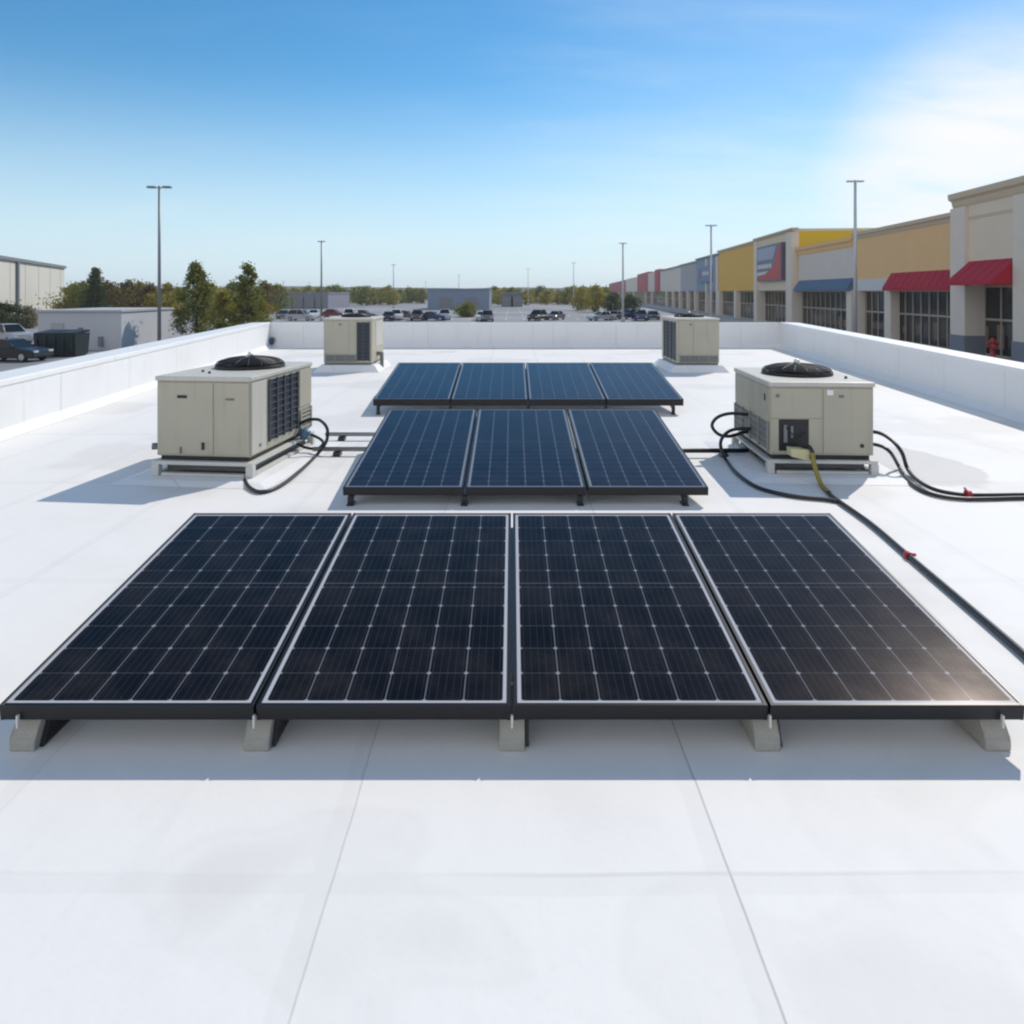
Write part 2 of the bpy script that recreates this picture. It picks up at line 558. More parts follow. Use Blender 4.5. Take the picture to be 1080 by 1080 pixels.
    def prism(s, outline, axis, a0, a1):
        """outline of 2-D points extruded along axis: 'x' (outline in y,z), 'y' (outline in x,z), 'z' (outline in x,y)"""
        def p(q, a):
            return {'x': (a, q[0], q[1]), 'y': (q[0], a, q[1]), 'z': (q[0], q[1], a)}[axis]
        n = len(outline)
        A = [s.b.verts.new(p(q, a0)) for q in outline]
        B = [s.b.verts.new(p(q, a1)) for q in outline]
        for i in range(n):
            j = (i + 1) % n
            s.b.faces.new([A[i], A[j], B[j], B[i]])
        s.b.faces.new(A[::-1])
        s.b.faces.new(B)
        return s

    def build(s, name, material, parent=None, loc=None, kind=None, label=None, recalc=True):
        if recalc:
            bmesh.ops.recalc_face_normals(s.b, faces=s.b.faces)
        me = bpy.data.meshes.new(name)
        s.b.to_mesh(me)
        s.b.free()
        me.materials.append(material)
        o = bpy.data.objects.new(name, me)
        C.objects.link(o)
        if parent is not None:
            o.parent = parent
        if loc is not None:
            o.location = loc
        if kind:
            o['kind'] = kind
        if label:
            o['label'] = label
        return o


def tag(o, label, cat, group=None, kind=None):
    o['label'] = label
    o['category'] = cat
    if group:
        o['group'] = group
    if kind:
        o['kind'] = kind
    return o


def thing(name, label, cat, loc=(0, 0, 0), rz=0.0, group=None):
    o = bpy.data.objects.new(name, None)
    o.empty_display_size = 0.3
    C.objects.link(o)
    o.location = loc
    o.rotation_euler = (0, 0, rz)
    return tag(o, label, cat, group)


KIDS = {}


def kids(o):
    return [c for c in o.children]


def dup(o, loc=None, rot=None, label=None, scale=None, parent=None):
    c = o.copy()
    C.objects.link(c)
    if parent is not None:
        c.parent = parent
    if loc is not None:
        c.location = loc
    if rot is not None:
        c.rotation_euler = rot
    if scale is not None:
        c.scale = scale
    if label:
        c['label'] = label
    for k in kids(o):
        dup(k, parent=c)
    return c


def g(px, py, z=0.0):
    """point of the photo lying z metres above the roof deck"""
    Y = F * (EYE - z) / (py - HZ)
    return Vector(((px - 540.0) / F * Y, Y, z))


def a(px, py, Y):
    """point of the photo at distance Y"""
    return Vector(((px - 540.0) / F * Y, Y, EYE - (py - HZ) / F * Y))


# ------------------------------------------------------------------ ground and setting
LOT = EYE - 4.5                 # level of the parking lot


def sheet(name, x0, x1, y0, y1, z, m, n=1):
    b = MB()
    for i in range(n):
        for j in range(n):
            xa, xb = x0 + (x1 - x0) * i / n, x0 + (x1 - x0) * (i + 1) / n
            ya, yb = y0 + (y1 - y0) * j / n, y0 + (y1 - y0) * (j + 1) / n
            b.poly([(xa, ya, z), (xb, ya, z), (xb, yb, z), (xa, yb, z)], [(0, 1, 2, 3)])
    return b.build(name, m, kind='structure')


sheet('ground', -1500, 1500, -300, 1500, LOT - 0.008, M_GRASS, 6)
sheet('parking_lot', -66, 140, -60, 420, LOT, M_ASPH, 4)
b = MB()
for Y in (98, 116, 134, 152, 170, 188):
    for X in range(-34, 26, 3):
        b.box(X - 0.06, X + 0.06, Y, Y + 5.2, LOT + 0.004, LOT + 0.008)
b.build('parking_markings', M_PAINT, kind='structure')

# hills on the skyline
b = MB()
prev = None
for i in range(90):
    X = -1400 + i * 2800 / 89
    h = 7.5 + 5.0 * noise.noise(Vector((X * 0.004, 3.1, 0))) + 2.0 * noise.noise(Vector((X * 0.02, 1.1, 0)))
    cur = [b.b.verts.new((X, 1130 + 25 * noise.noise(Vector((X * 0.01, 7, 0))), LOT - 0.5)), b.b.verts.new((X, 1190, EYE + h)), b.b.verts.new((X, 1230, EYE + h * 1.02)), b.b.verts.new((X, 1400, LOT - 0.5))]
    if prev:
        for k in range(3):
            b.b.faces.new([prev[k], cur[k], cur[k + 1], prev[k + 1]]).smooth = True
    prev = cur
b.build('hills', M_HILL, kind='structure')

# ------------------------------------------------------------------ the roof we stand on
def lx(Y):
    return -6.53 - 0.108 * (Y - 9.07)      # inner base line of the left parapet


def rx(Y):
    return 7.40 + 0.19 * (Y - 10.3) * 0.62  # inner base line of the right parapet


YB, YF = -7.0, 23.9                         # back (behind the camera) and far end
PT = 0.60                                   # parapet thickness


def ph(Y):
    return 0.70 + 0.12 * max(0.0, min(1.0, (Y - 8.5) / 15.0))


MB().hexa([(lx(YB) - PT, YB, LOT), (rx(YB) + PT, YB, LOT), (rx(YF) + PT, YF + PT, LOT), (lx(YF) - PT, YF + PT, LOT),
           (lx(YB) - PT, YB, 0), (rx(YB) + PT, YB, 0), (rx(YF) + PT, YF + PT, 0), (lx(YF) - PT, YF + PT, 0)]).build('flat_roof', M_ROOF, kind='structure')


def side_parapet(fx, sgn, label):
    root = thing('parapet_wall', label, 'parapet', (fx(YB), YB, 0), 0, 'parapet walls round the roof')
    ox, oy = fx(YB), YB
    w, c = MB(), MB()
    n = 8
    for i in range(n):
        Y0, Y1 = YB + (YF - YB) * i / n, YB + (YF - YB) * (i + 1) / n
        def sec(Y):
            return fx(Y) - ox, Y - oy, ph(Y)
        (x0, y0, h0), (x1, y1, h1) = sec(Y0), sec(Y1)
        t0 = 0.12   # cant strip at the foot
        for (bb, p, q) in ((w, 0.0, PT), (c, -0.035, PT + 0.03)):
            pass
        inner = [(0.0, -0.002), (0.0, 1.0), (PT, 1.0), (PT, -0.002)]
        A = [w.b.verts.new((x0 + sgn * u, y0, v * h0)) for u, v in inner]
        B = [w.b.verts.new((x1 + sgn * u, y1, v * h1)) for u, v in inner]
        for k in range(3):
            w.b.faces.new([A[k], A[k + 1], B[k + 1], B[k]])
        # cant strip
        cs = [(-t0, 0.003), (0.0, t0)]
        A = [w.b.verts.new((x0 + sgn * u, y0, v)) for u, v in cs]
        B = [w.b.verts.new((x1 + sgn * u, y1, v)) for u, v in cs]
        w.b.faces.new([A[0], A[1], B[1], B[0]])
        prof = [(-0.016, -0.032), (-0.016, 0.03), (-0.004, 0.045), (PT + 0.02, 0.028), (PT + 0.035, 0.015), (PT + 0.035, -0.07), (PT + 0.012, -0.07), (-0.006, -0.032)]
        gap = 0.004 if i else 0
        A = [c.b.verts.new((x0 + sgn * u, y0 + gap, h0 + v)) for u, v in prof]
        B = [c.b.verts.new((x1 + sgn * u, y1 - gap, h1 + v)) for u, v in prof]
        for k in range(len(prof)):
            kk = (k + 1) % len(prof)
            c.b.faces.new([A[k], A[kk], B[kk], B[k]])
        c.b.faces.new(A[::-1])
        c.b.faces.new(B)
    w.build('wall', M_PAR, root)
    c.build('coping', M_COPING, root)
    return root


side_parapet(lx, -1, 'long sunlit white parapet wall along the left edge of the roof')
side_parapet(rx, 1, 'long shaded white parapet wall along the right edge, facing the shops')


def end_parapet(Y, sgn, label):
    x0, x1 = lx(Y), rx(Y)
    h = ph(Y)
    root = thing('parapet_wall', label, 'parapet', ((x0 + x1) / 2, Y, 0), 0, 'parapet walls round the roof')
    hw = (x1 - x0) / 2
    w = MB()
    w.prism([(0, -0.002), (0, h), (sgn * PT, h), (sgn * PT, -0.002)], 'x', -hw + 0.002, hw - 0.002)
    w.poly([(-hw, -sgn * 0.12, 0.004), (hw, -sgn * 0.12, 0.004), (hw, -sgn * 0.001, 0.12), (-hw, -sgn * 0.001, 0.12)], [(0, 1, 2, 3)])
    w.build('wall', M_PAR, root)
    c = MB()
    c.prism([(-sgn * 0.016, h - 0.032), (-sgn * 0.016, h + 0.03), (-sgn * 0.004, h + 0.043), (sgn * (PT + 0.035), h + 0.013), (sgn * (PT + 0.035), h - 0.07), (0, h - 0.05)], 'x', -hw + 0.045, hw - 0.045)
    c.build('coping', M_COPING, root)
    return root


end_parapet(YF, 1, 'shaded white parapet wall across the far end of the roof')
end_parapet(YB, -1, 'white parapet wall closing the roof behind the camera')

# overflow drain in the far left corner
p = a(287, 358, YF - 0.02)
r_ = thing('wall_drain', 'small dark drain pipe at the far left corner of the parapet', 'drain', (p.x, YF, 0.26))
MB().cyl((0, -0.16, 0), (0, -0.001, 0), 0.07, 0.07, 14).cyl((0, -0.07, 0), (0, -0.07, -0.13), 0.05, 0.06, 12).build('pipe', mat('blue_grey_pipe', (0.06, 0.075, 0.11), 0.5), r_)
MB().cyl((0, -0.012, 0), (0, -0.002, 0), 0.12, 0.12, 18).build('flange', M_ALU, r_)

# ------------------------------------------------------------------ solar panels
TILT = R(7.4)


def panel(label, w, l, thick, cells, loc, group, tilt=TILT):
    root = thing('solar_panel', label, 'solar panel', loc, 0, group)
    root.rotation_euler = (tilt, 0, 0)
    lip = 0.016
    f = MB()
    f.box(-w / 2, -w / 2 + lip, 0, l, -thick, 0.004)
    f.box(w / 2 - lip, w / 2, 0, l, -thick, 0.004)
    f.box(-w / 2 + lip, w / 2 - lip, 0, lip, -thick + 0.0005, 0.0035)
    f.box(-w / 2 + lip, w / 2 - lip, l - lip, l, -thick + 0.0005, 0.0035)
    bmesh.ops.bevel(f.b, geom=[e for e in f.b.edges if e.calc_length() > 0.3], offset=0.0015, segments=1, affect='EDGES')
    f.build('frame', M_BLACK_AL, root)
    gl = MB()
    gl.box(-w / 2 + lip, w / 2 - lip, lip, l - lip, -0.012, 0.0)
    gl.build('glass', cells, root)
    bs = MB()
    bs.box(-w / 2 + lip + 0.001, w / 2 - lip - 0.001, lip + 0.001, l - lip - 0.001, -0.017, -0.013)
    bs.build('backsheet', mat('white_backsheet', (0.7, 0.7, 0.7), 0.6), root)
    MB().bbox(-0.06, 0.06, l - 0.22, l - 0.12, -0.045, -0.0175, 0.004).build('junction_box', M_BLACK, root)
    return root


def retag(root, label):
    root['label'] = label


def rack(name, label, loc, l, zf, group, big=True, tilt=TILT):
    """support under a seam between panels; loc is the point below the panels' front edge, zf the height of the frame's underside there"""
    root = thing(name, label, 'panel support', loc, 0, group)
    zr = zf + l * math.sin(tilt)
    if big:
        # wedge-shaped block reaching out in front of the panels
        hw = 0.052
        fr, hb = 0.022, 0.052
        blk = MB()
        blk.prism([(fr, 0.001), (fr, hb - 0.012), (fr + 0.012, hb), (0.075, zf - 0.012), (0.30, zf - 0.012), (0.30, 0.001)], 'x', -hw, hw)
        bmesh.ops.bevel(blk.b, geom=list(blk.b.edges), offset=0.004, segments=1, affect='EDGES')
        blk.build('ballast_block', M_BLOCK, root)
        br = MB()
        br.prism([(0.05, 0.004), (0.11, zf - 0.01), (0.29, zf - 0.01), (0.29, 0.004)], 'x', hw + 0.003, hw + 0.018)
        br.build('bracket', M_BLACK, root)
        MB().box(-0.004, 0.004, -0.006, 0.006, zf - 0.02, zf + 0.03).build('clamp', M_STAND, root)
    else:
        MB().bbox(-0.03, 0.03, -0.02, 0.10, 0.001, 0.016, 0.004).build('base_plate', M_RUBBER, root)
        MB().bbox(-0.022, 0.022, -0.012, 0.05, 0.022, zf - 0.003, 0.004).build('front_foot', M_BLACK, root)
    rl = MB()
    y0 = 0.32 if big else 0.055
    c = math.cos(tilt)
    z0 = zf + y0 * math.tan(tilt)
    y1 = l * c - 0.05
    z1 = zf + y1 * math.tan(tilt)
    rl.hexa([(-0.02, y0, z0 - 0.05), (0.02, y0, z0 - 0.05), (0.02, y1, z1 - 0.05), (-0.02, y1, z1 - 0.05),
             (-0.02, y0, z0 - 0.004), (0.02, y0, z0 - 0.004), (0.02, y1, z1 - 0.004), (-0.02, y1, z1 - 0.004)])
    rl.build('rail', M_ALU, root)
    MB().box(-0.018, 0.018, y1 - 0.06, y1 - 0.02, 0.02, z1 - 0.052).build('rear_leg', M_ALU, root)
    MB().bbox(-0.09, 0.09, y1 - 0.2, y1 + 0.10, 0.001, 0.02, 0.004).build('rear_pad', M_RUBBER, root)
    return root


POS4 = ['leftmost', 'second from the left', 'third from the left', 'rightmost']
# front row: four portrait panels
FY, FZ, FL, FP = 2.885, 0.195, 1.785, 1.044
cm1 = cell_material('black_monocrystalline_cells', FP - 0.012 - 0.032, FL - 0.032, 6, 10, 0.0155, 0.0027, (0.0045, 0.004, 0.005), 0.022, 0.17, (0.30, 0.31, 0.34), (0.46, 0.46, 0.48), (1.0, 0.74, 0.64))
frontlab = ['large dark solar panel at the left end of the front row', 'large dark front-row solar panel just left of the centre gap',
            'large dark front-row solar panel just right of the centre gap', 'large solar panel with brownish sun glare at the right end of the front row']


def cells_shift(o, lip):
    """put the glass mesh origin where the cell grid starts"""
    for ch in o.children:
        if ch.name.startswith('glass'):
            ch.location.y += lip
            for v in ch.data.vertices:
                v.co.y -= lip


proto = panel(frontlab[0], FP - 0.012, FL, 0.062, cm1, (0, 0, 0), 'panels of the front row')
cells_shift(proto, 0.016)
for i in range(4):
    o = proto if i == 0 else dup(proto)
    o.location = ((i - 1.5) * FP, FY, FZ)
    o['label'] = frontlab[i]
racklab = ['tan support block under the left end of the front panel row', 'tan support block under the seam of the two left front panels', 'tan support block under the centre gap of the front panel row',
           'tan support block under the seam of the two right front panels', 'tan support block under the right end of the front panel row']
proto = rack('panel_support', racklab[0], (0, 0, 0), FL, FZ - 0.062, 'supports of the front panel row')
for i, X in enumerate((-2.0, -1.044, 0.0, 1.044, 1.985)):
    o = proto if i == 0 else dup(proto)
    o.location = (X, FY - 0.008, 0)
    o['label'] = racklab[i]

# middle row: three longer panels
MY, MZ, ML, MP = 6.23, 0.16, 2.36, 1.075
cm2 = cell_material('blue_half_cut_cells', MP - 0.014 - 0.032, ML - 0.032, 6, 20, 0.022, 0.0045, (0.007, 0.008, 0.015), 0.0, 0.19, (0.17, 0.19, 0.23), (0.22, 0.23, 0.25))
midlab = ['bluish solar panel at the left of the middle row of three', 'bluish solar panel in the centre of the middle row of three', 'bluish solar panel at the right of the middle row of three']
proto = panel(midlab[0], MP - 0.022, ML, 0.07, cm2, (0, 0, 0), 'panels of the middle row')
cells_shift(proto, 0.016)
for i in range(3):
    o = proto if i == 0 else dup(proto)
    o.location = ((i - 1) * MP + 0.12, MY, MZ)
    o['label'] = midlab[i]
mr = ['left end of the middle panel row', 'left seam of the middle panel row', 'right seam of the middle panel row', 'right end of the middle panel row']
proto = rack('panel_support', 'x', (0, 0, 0), ML, MZ - 0.07, 'feet of the middle panel row', big=False)
for i, X in enumerate((-1.42, -0.42, 0.60, 1.52)):
    o = proto if i == 0 else dup(proto)
    o.location = (X, MY + 0.01, 0)
    o['label'] = 'small black foot under the ' + mr[i]

# back row: four wide panels
BY, BZ, BL, BP = 10.86, 0.235, 2.46, 1.19
cm3 = cell_material('blue_far_cells', BP - 0.014 - 0.032, BL - 0.032, 6, 12, 0.020, 0.0045, (0.009, 0.012, 0.024), 0.0, 0.19, (0.15, 0.17, 0.21), (0.22, 0.23, 0.25))
backlab = ['blue solar panel at the left end of the back row', 'blue solar panel in the back row, second from the left', 'blue solar panel in the back row, second from the right', 'blue solar panel at the right end of the back row']
proto = panel(backlab[0], BP - 0.018, BL, 0.10, cm3, (0, 0, 0), 'panels of the back row')
cells_shift(proto, 0.016)
for i in range(4):
    o = proto if i == 0 else dup(proto)
    o.location = ((i - 1.5) * BP + 0.25, BY, BZ)
    o['label'] = backlab[i]
proto = rack('panel_support', 'x', (0, 0, 0), BL, BZ - 0.10, 'feet of the back panel row', big=False)
bl = ['left end', 'left seam', 'centre seam', 'right seam', 'right end']
for i in range(5):
    o = proto if i == 0 else dup(proto)
    o.location = ((-2.30, -BP, 0, BP, 2.22)[i] + 0.25, BY + 0.01, 0)
    o['label'] = 'small black foot under the %s of the back panel row' % bl[i]


# ------------------------------------------------------------------ rooftop air conditioners
def fan(root, x, y, z, r, dome=0.11):
    well = MB()
    well.lathe([(r * 1.0, 0.0), (r * 1.0, 0.022), (r * 0.97, 0.036), (r * 0.93, 0.036), (r * 0.90, 0.004), (0.0, 0.004)], 40, (x, y, z))
    w = well.build('fan_shroud', M_BLACK, root)
    bl = MB()
    for k in range(4):
        an = k * PI / 2 + 0.4
        ca, sa = math.cos(an), math.sin(an)
        def q(u, v, h):
            return (x + ca * u - sa * v, y + sa * u + ca * v, z + h)
        bl.hexa([q(0.05, -0.05, 0.012), q(r * 0.86, -0.13, 0.012), q(r * 0.86, 0.12, 0.035), q(0.05, 0.05, 0.03),
                 q(0.05, -0.05, 0.016), q(r * 0.86, -0.13, 0.016), q(r * 0.86, 0.12, 0.039), q(0.05, 0.05, 0.034)])
    bl.build('fan_blades', mat('dark_fan_blade', (0.015, 0.015, 0.016), 0.4, 0.5), w)
    MB().cyl((x, y, z + 0.03), (x, y, z + dome - 0.02), 0.07, 0.06, 18).build('motor', M_BLACK, w)
    gd = MB()
    for k in range(1, 27):
        rr = r * 0.98 * k / 26
        h = 0.032 + (dome - 0.032) * math.sqrt(max(0.0, 1 - (k / 26) ** 2))
        gd.tube([(x + rr * math.cos(2 * PI * j / 36), y + rr * math.sin(2 * PI * j / 36), z + h) for j in range(36)], 0.0052, 5, 1, True)
    for k in range(16):
        an = 2 * PI * k / 16
        gd.tube([(x + r * 0.98 * s_ * math.cos(an), y + r * 0.98 * s_ * math.sin(an), z + 0.032 + (dome - 0.032) * math.sqrt(max(0.0, 1 - s_ * s_)) + 0.004) for s_ in (0.08, 0.3, 0.5, 0.7, 0.85, 0.94, 1.0)], 0.005, 5, 2)
    gd.build('fan_guard', M_BLACK, root)
    MB().lathe([(0.03, 0.0), (0.032, 0.03), (0.02, 0.05), (0.0, 0.052)], 16, (x, y, z + dome)).build('hub_cap', M_BRIGHT, root)
    MB().box(x - 0.006, x + 0.006, y - 0.10, y - 0.032, z + dome - 0.004, z + dome + 0.012).build('motor_bracket', M_BRIGHT, root)


def louvre_panel(root, face, u0, u1, z0, z1, off, nv, nh, name='coil_grille', base=None, slat=None):
    """grille on a side: face 'x+','x-' (u along y) or 'y-' (u along x)"""
    def bx(bb, ua, ub, za, zb, d0, d1):
        if face == 'x+':
            bb.box(off + d0, off + d1, ua, ub, za, zb)
        elif face == 'x-':
            bb.box(-off - d1, -off - d0, ua, ub, za, zb)
        else:
            bb.box(ua, ub, -off - d1, -off - d0, za, zb)
    pl = MB()
    bx(pl, u0, u1, z0, z1, 0.001, 0.005)
    go = pl.build(name, base or M_COIL, root)
    sl = MB()
    for k in range(nh):
        z = z0 + (z1 - z0) * (k + 0.5) / nh
        bx(sl, u0 + 0.004, u1 - 0.004, z - 0.006, z + 0.006, 0.005, 0.016)
    for k in range(nv + 1):
        u = u0 + (u1 - u0) * k / nv
        bx(sl, u - 0.011, u + 0.011, z0 - 0.011, z1 + 0.011, 0.005, 0.022)
    sl.build('slats', slat or M_LOUVRE, go)
    return go


def stand(root, w, d, h):
    """steel angle frame with corner posts and a black strip imitating the shadow gap below the casing"""
    x, y = w / 2, d / 2
    s_ = MB()
    zb = h * 0.62
    for (y0, y1) in ((-y - 0.03, -y + 0.03), (y - 0.03, y + 0.03)):
        s_.box(-x - 0.03, x + 0.03, y0, y1, zb, h - 0.035)
        s_.box(-x + 0.06, x - 0.06, y0 + 0.004, y1 - 0.004, 0.004, 0.030)
    for (x0, x1) in ((-x - 0.03, -x + 0.03), (x - 0.03, x + 0.03)):
        s_.box(x0, x1, -y + 0.032, y - 0.032, zb + 0.002, h - 0.037)
        s_.box(x0 + 0.004, x1 - 0.004, -y + 0.07, y - 0.07, 0.004, 0.030)
    s_.build('stand_frame', M_STAND, root)
    for sx in (-1, 1):
        for sy in (-1, 1):
            MB().bbox(sx * x - 0.038, sx * x + 0.038, sy * y - 0.036, sy * y + 0.036, 0.001, zb - 0.001, 0.006).build('stand_leg', M_STAND, root)
    MB().box(-x + 0.03, x - 0.03, -y + 0.03, y - 0.03, h - 0.05, h + 0.012).build('base_pan', M_BLACK, root)  # inset black standing in for the shade between stand and casing
    MB().box(-x + 0.05, x - 0.05, -y + 0.10, y - 0.06, 0.032, h - 0.05).build('underside', M_VENT, root)


def casing(root, w, d, h0, h1):
    x, y = w / 2, d / 2
    MB().bbox(-x, x, -y, y, h0 + 0.012, h1 - 0.05, 0.012).build('casing', M_TAN, root)
    lid = MB()
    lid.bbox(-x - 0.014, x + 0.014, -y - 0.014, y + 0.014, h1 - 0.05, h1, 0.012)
    lid.build('lid', M_TAN_LIT, root)


def door(root, x0, x1, z0, z1, y, m=None, name='access_panel'):
    return MB().bbox(x0, x1, y - 0.010, y + 0.004, z0, z1, 0.004).build(name, m or M_TAN, root)


def roof_pad(label, x, y, w, d, h, rz):
    p = MB()
    fl = 0.13
    p.hexa([(-w / 2 - fl, -d / 2 - fl, 0.002), (w / 2 + fl, -d / 2 - fl, 0.002), (w / 2 + fl, d / 2 + fl, 0.002), (-w / 2 - fl, d / 2 + fl, 0.002),
            (-w / 2, -d / 2, h), (w / 2, -d / 2, h), (w / 2, d / 2, h), (-w / 2, d / 2, h)])
    o = p.build('equipment_curb', M_PAR)
    o.location = (x, y, 0)
    o.rotation_euler = (0, 0, rz)
    return tag(o, label, 'curb', 'white curbs under the air conditioners')


# --- near left unit
RZL = R(-6)
LW, LD, LH0, LH = 0.99, 1.56, 0.185, 1.0
lc = Vector((-3.01, 7.90, 0.03))
roof_pad('low white curb with sloping sides under the near left air conditioner', lc.x, lc.y, LW + 0.35, LD + 0.35, 0.03, RZL)
root = thing('rooftop_air_conditioner', 'tan air conditioner at the left with two plain front doors and dark side grille', 'air conditioner', lc, RZL, 'rooftop air conditioners')
stand(root, LW, LD, LH0)
casing(root, LW, LD, LH0, LH)
x, y = LW / 2, LD / 2
d1 = door(root, -x + 0.012, 0.105, LH0 + 0.035, LH - 0.065, -y)
d2 = door(root, 0.122, x - 0.012, LH0 + 0.035, LH - 0.065, -y)
MB().box(-0.27, -0.17, -y - 0.016, -y - 0.0105, 0.78, 0.81).build('badge', M_BLACK, d1)
MB().box(0.24, 0.33, -y - 0.016, -y - 0.0105, 0.765, 0.785).build('badge', M_VENT, d2)
MB().box(-0.005, 0.015, -y - 0.03, -y - 0.0105, 0.27, 0.34).build('latch', M_BLACK, d1)
MB().box(-0.24, -0.225, -y - 0.024, -y - 0.0105, 0.225, 0.29).build('latch', M_VENT, d1)
MB().cyl((-x - 0.07, -y + 0.04, 0.27), (-x + 0.01, -y + 0.04, 0.27), 0.022).cyl((-x - 0.05, -y + 0.04, 0.25), (-x - 0.05, -y + 0.04, 0.31), 0.026).build('drain_valve', M_VENT, root)
louvre_panel(root, 'x+', -y + 0.40, -y + 1.13, LH0 + 0.10, LH - 0.08, x, 4, 9)
sp = MB().bbox(x - 0.004, x + 0.009, -y + 0.015, -y + 0.34, LH0 + 0.03, LH - 0.065, 0.004).build('side_panel', M_TAN_LIT, root)
MB().box(x + 0.010, x + 0.014, -y + 0.17, -y + 0.21, 0.27, 0.30).build('sticker', M_VENT, sp)
MB().bbox(x - 0.004, x + 0.010, -y + 1.20, y - 0.015, LH0 + 0.32, LH - 0.065, 0.004).build('side_panel', M_TAN, root)
louvre_panel(root, 'x+', -y + 1.22, y - 0.03, LH0 + 0.05, LH0 + 0.28, x, 1, 5, 'vent_grille', M_VENT, M_TAN)
fan(root, 0.05, 0.12, LH, 0.375, 0.12)
for px_, py_ in ((-0.22, -0.40), (-0.08, -0.52)):
    MB().cyl((px_, py_, LH - 0.001), (px_, py_, LH + 0.022), 0.016, 0.012, 10).build('lid_knob', M_BLACK, root)

# --- near right unit
RZR = R(-3)
RW, RD = 1.03, 1.36
rc = Vector((3.18, 7.90, 0.03))
RH0, RH = 0.175, 0.93
roof_pad('low white curb with sloping sides under the near right air conditioner', rc.x, rc.y, RW + 0.38, RD + 0.35, 0.03, RZR)
root = thing('rooftop_air_conditioner', 'tan air conditioner at the right with an open wiring hatch and black hoses', 'air conditioner', rc, RZR, 'rooftop air conditioners')
stand(root, RW, RD, RH0)
casing(root, RW, RD, RH0, RH)
x, y = RW / 2, RD / 2
d1 = door(root, -x + 0.012, 0.0, RH0 + 0.385, RH - 0.065, -y)
d3 = door(root, -x + 0.012, -x + 0.085, RH0 + 0.035, RH0 + 0.383, -y, name='hatch_frame')
door(root, -x + 0.385, 0.0, RH0 + 0.035, RH0 + 0.383, -y, name='hatch_frame')
d2 = door(root, 0.016, x - 0.012, RH0 + 0.035, RH - 0.065, -y)
hb = MB().box(-x + 0.087, -x + 0.383, -y - 0.004, -y + 0.002, RH0 + 0.055, RH0 + 0.375).build('wiring_hatch', M_BLACK, root)
MB().bbox(-x + 0.13, -x + 0.165, -y - 0.03, -y - 0.005, RH0 + 0.14, RH0 + 0.32, 0.004).bbox(-x + 0.20, -x + 0.225, -y - 0.025, -y - 0.005, RH0 + 0.19, RH0 + 0.31, 0.003).build('terminal_block', mat('grey_terminal', (0.2, 0.2, 0.21), 0.5), hb)
MB().tube([(-x + 0.15, -y - 0.03, RH0 + 0.30), (-x + 0.2, -y - 0.05, RH0 + 0.24), (-x + 0.28, -y - 0.05, RH0 + 0.20), (-x + 0.34, -y - 0.02, RH0 + 0.24)], 0.006, 6).build('wires', M_RUBBER, hb)
MB().box(0.05, 0.11, -y - 0.014, -y - 0.0105, 0.80, 0.85).build('sticker', M_STICKER, d2)
MB().box(0.17, 0.215, -y - 0.018, -y - 0.0105, 0.775, 0.80).build('latch', M_VENT, d2)
MB().box(-x + 0.055, -x + 0.09, -y - 0.018, -y - 0.0105, 0.775, 0.805).build('latch', M_VENT, d1)
MB().cyl((x - 0.12, -y - 0.02, 0.29), (x - 0.12, -y - 0.0105, 0.29), 0.02, 0.02, 12).build('port', M_BLACK, d2)
MB().bbox(-x - 0.009, -x + 0.004, -y + 0.03, 0.0, RH0 + 0.36, RH - 0.065, 0.004).build('side_panel', M_TAN, root)
MB().bbox(-x - 0.009, -x + 0.004, 0.02, y - 0.03, RH0 + 0.36, RH - 0.065, 0.004).build('side_panel', M_TAN, root)
louvre_panel(root, 'x-', -y + 0.04, y - 0.04, RH0 + 0.05, RH0 + 0.33, x, 4, 4, 'vent_grille', M_VENT, mat('grey_tan_slat', (0.26, 0.26, 0.24), 0.6))
MB().box(-x - 0.016, -x - 0.0095, -y + 0.13, -y + 0.16, 0.72, 0.79).build('latch', M_BLACK, root)
fan(root, 0.0, 0.05, RH, 0.375, 0.115)
for px_, py_ in ((-0.33, 0.20), (0.37, -0.36)):
    MB().cyl((px_, py_, RH - 0.001), (px_, py_, RH + 0.025), 0.016, 0.012, 10).build('lid_knob', M_BLACK, root)

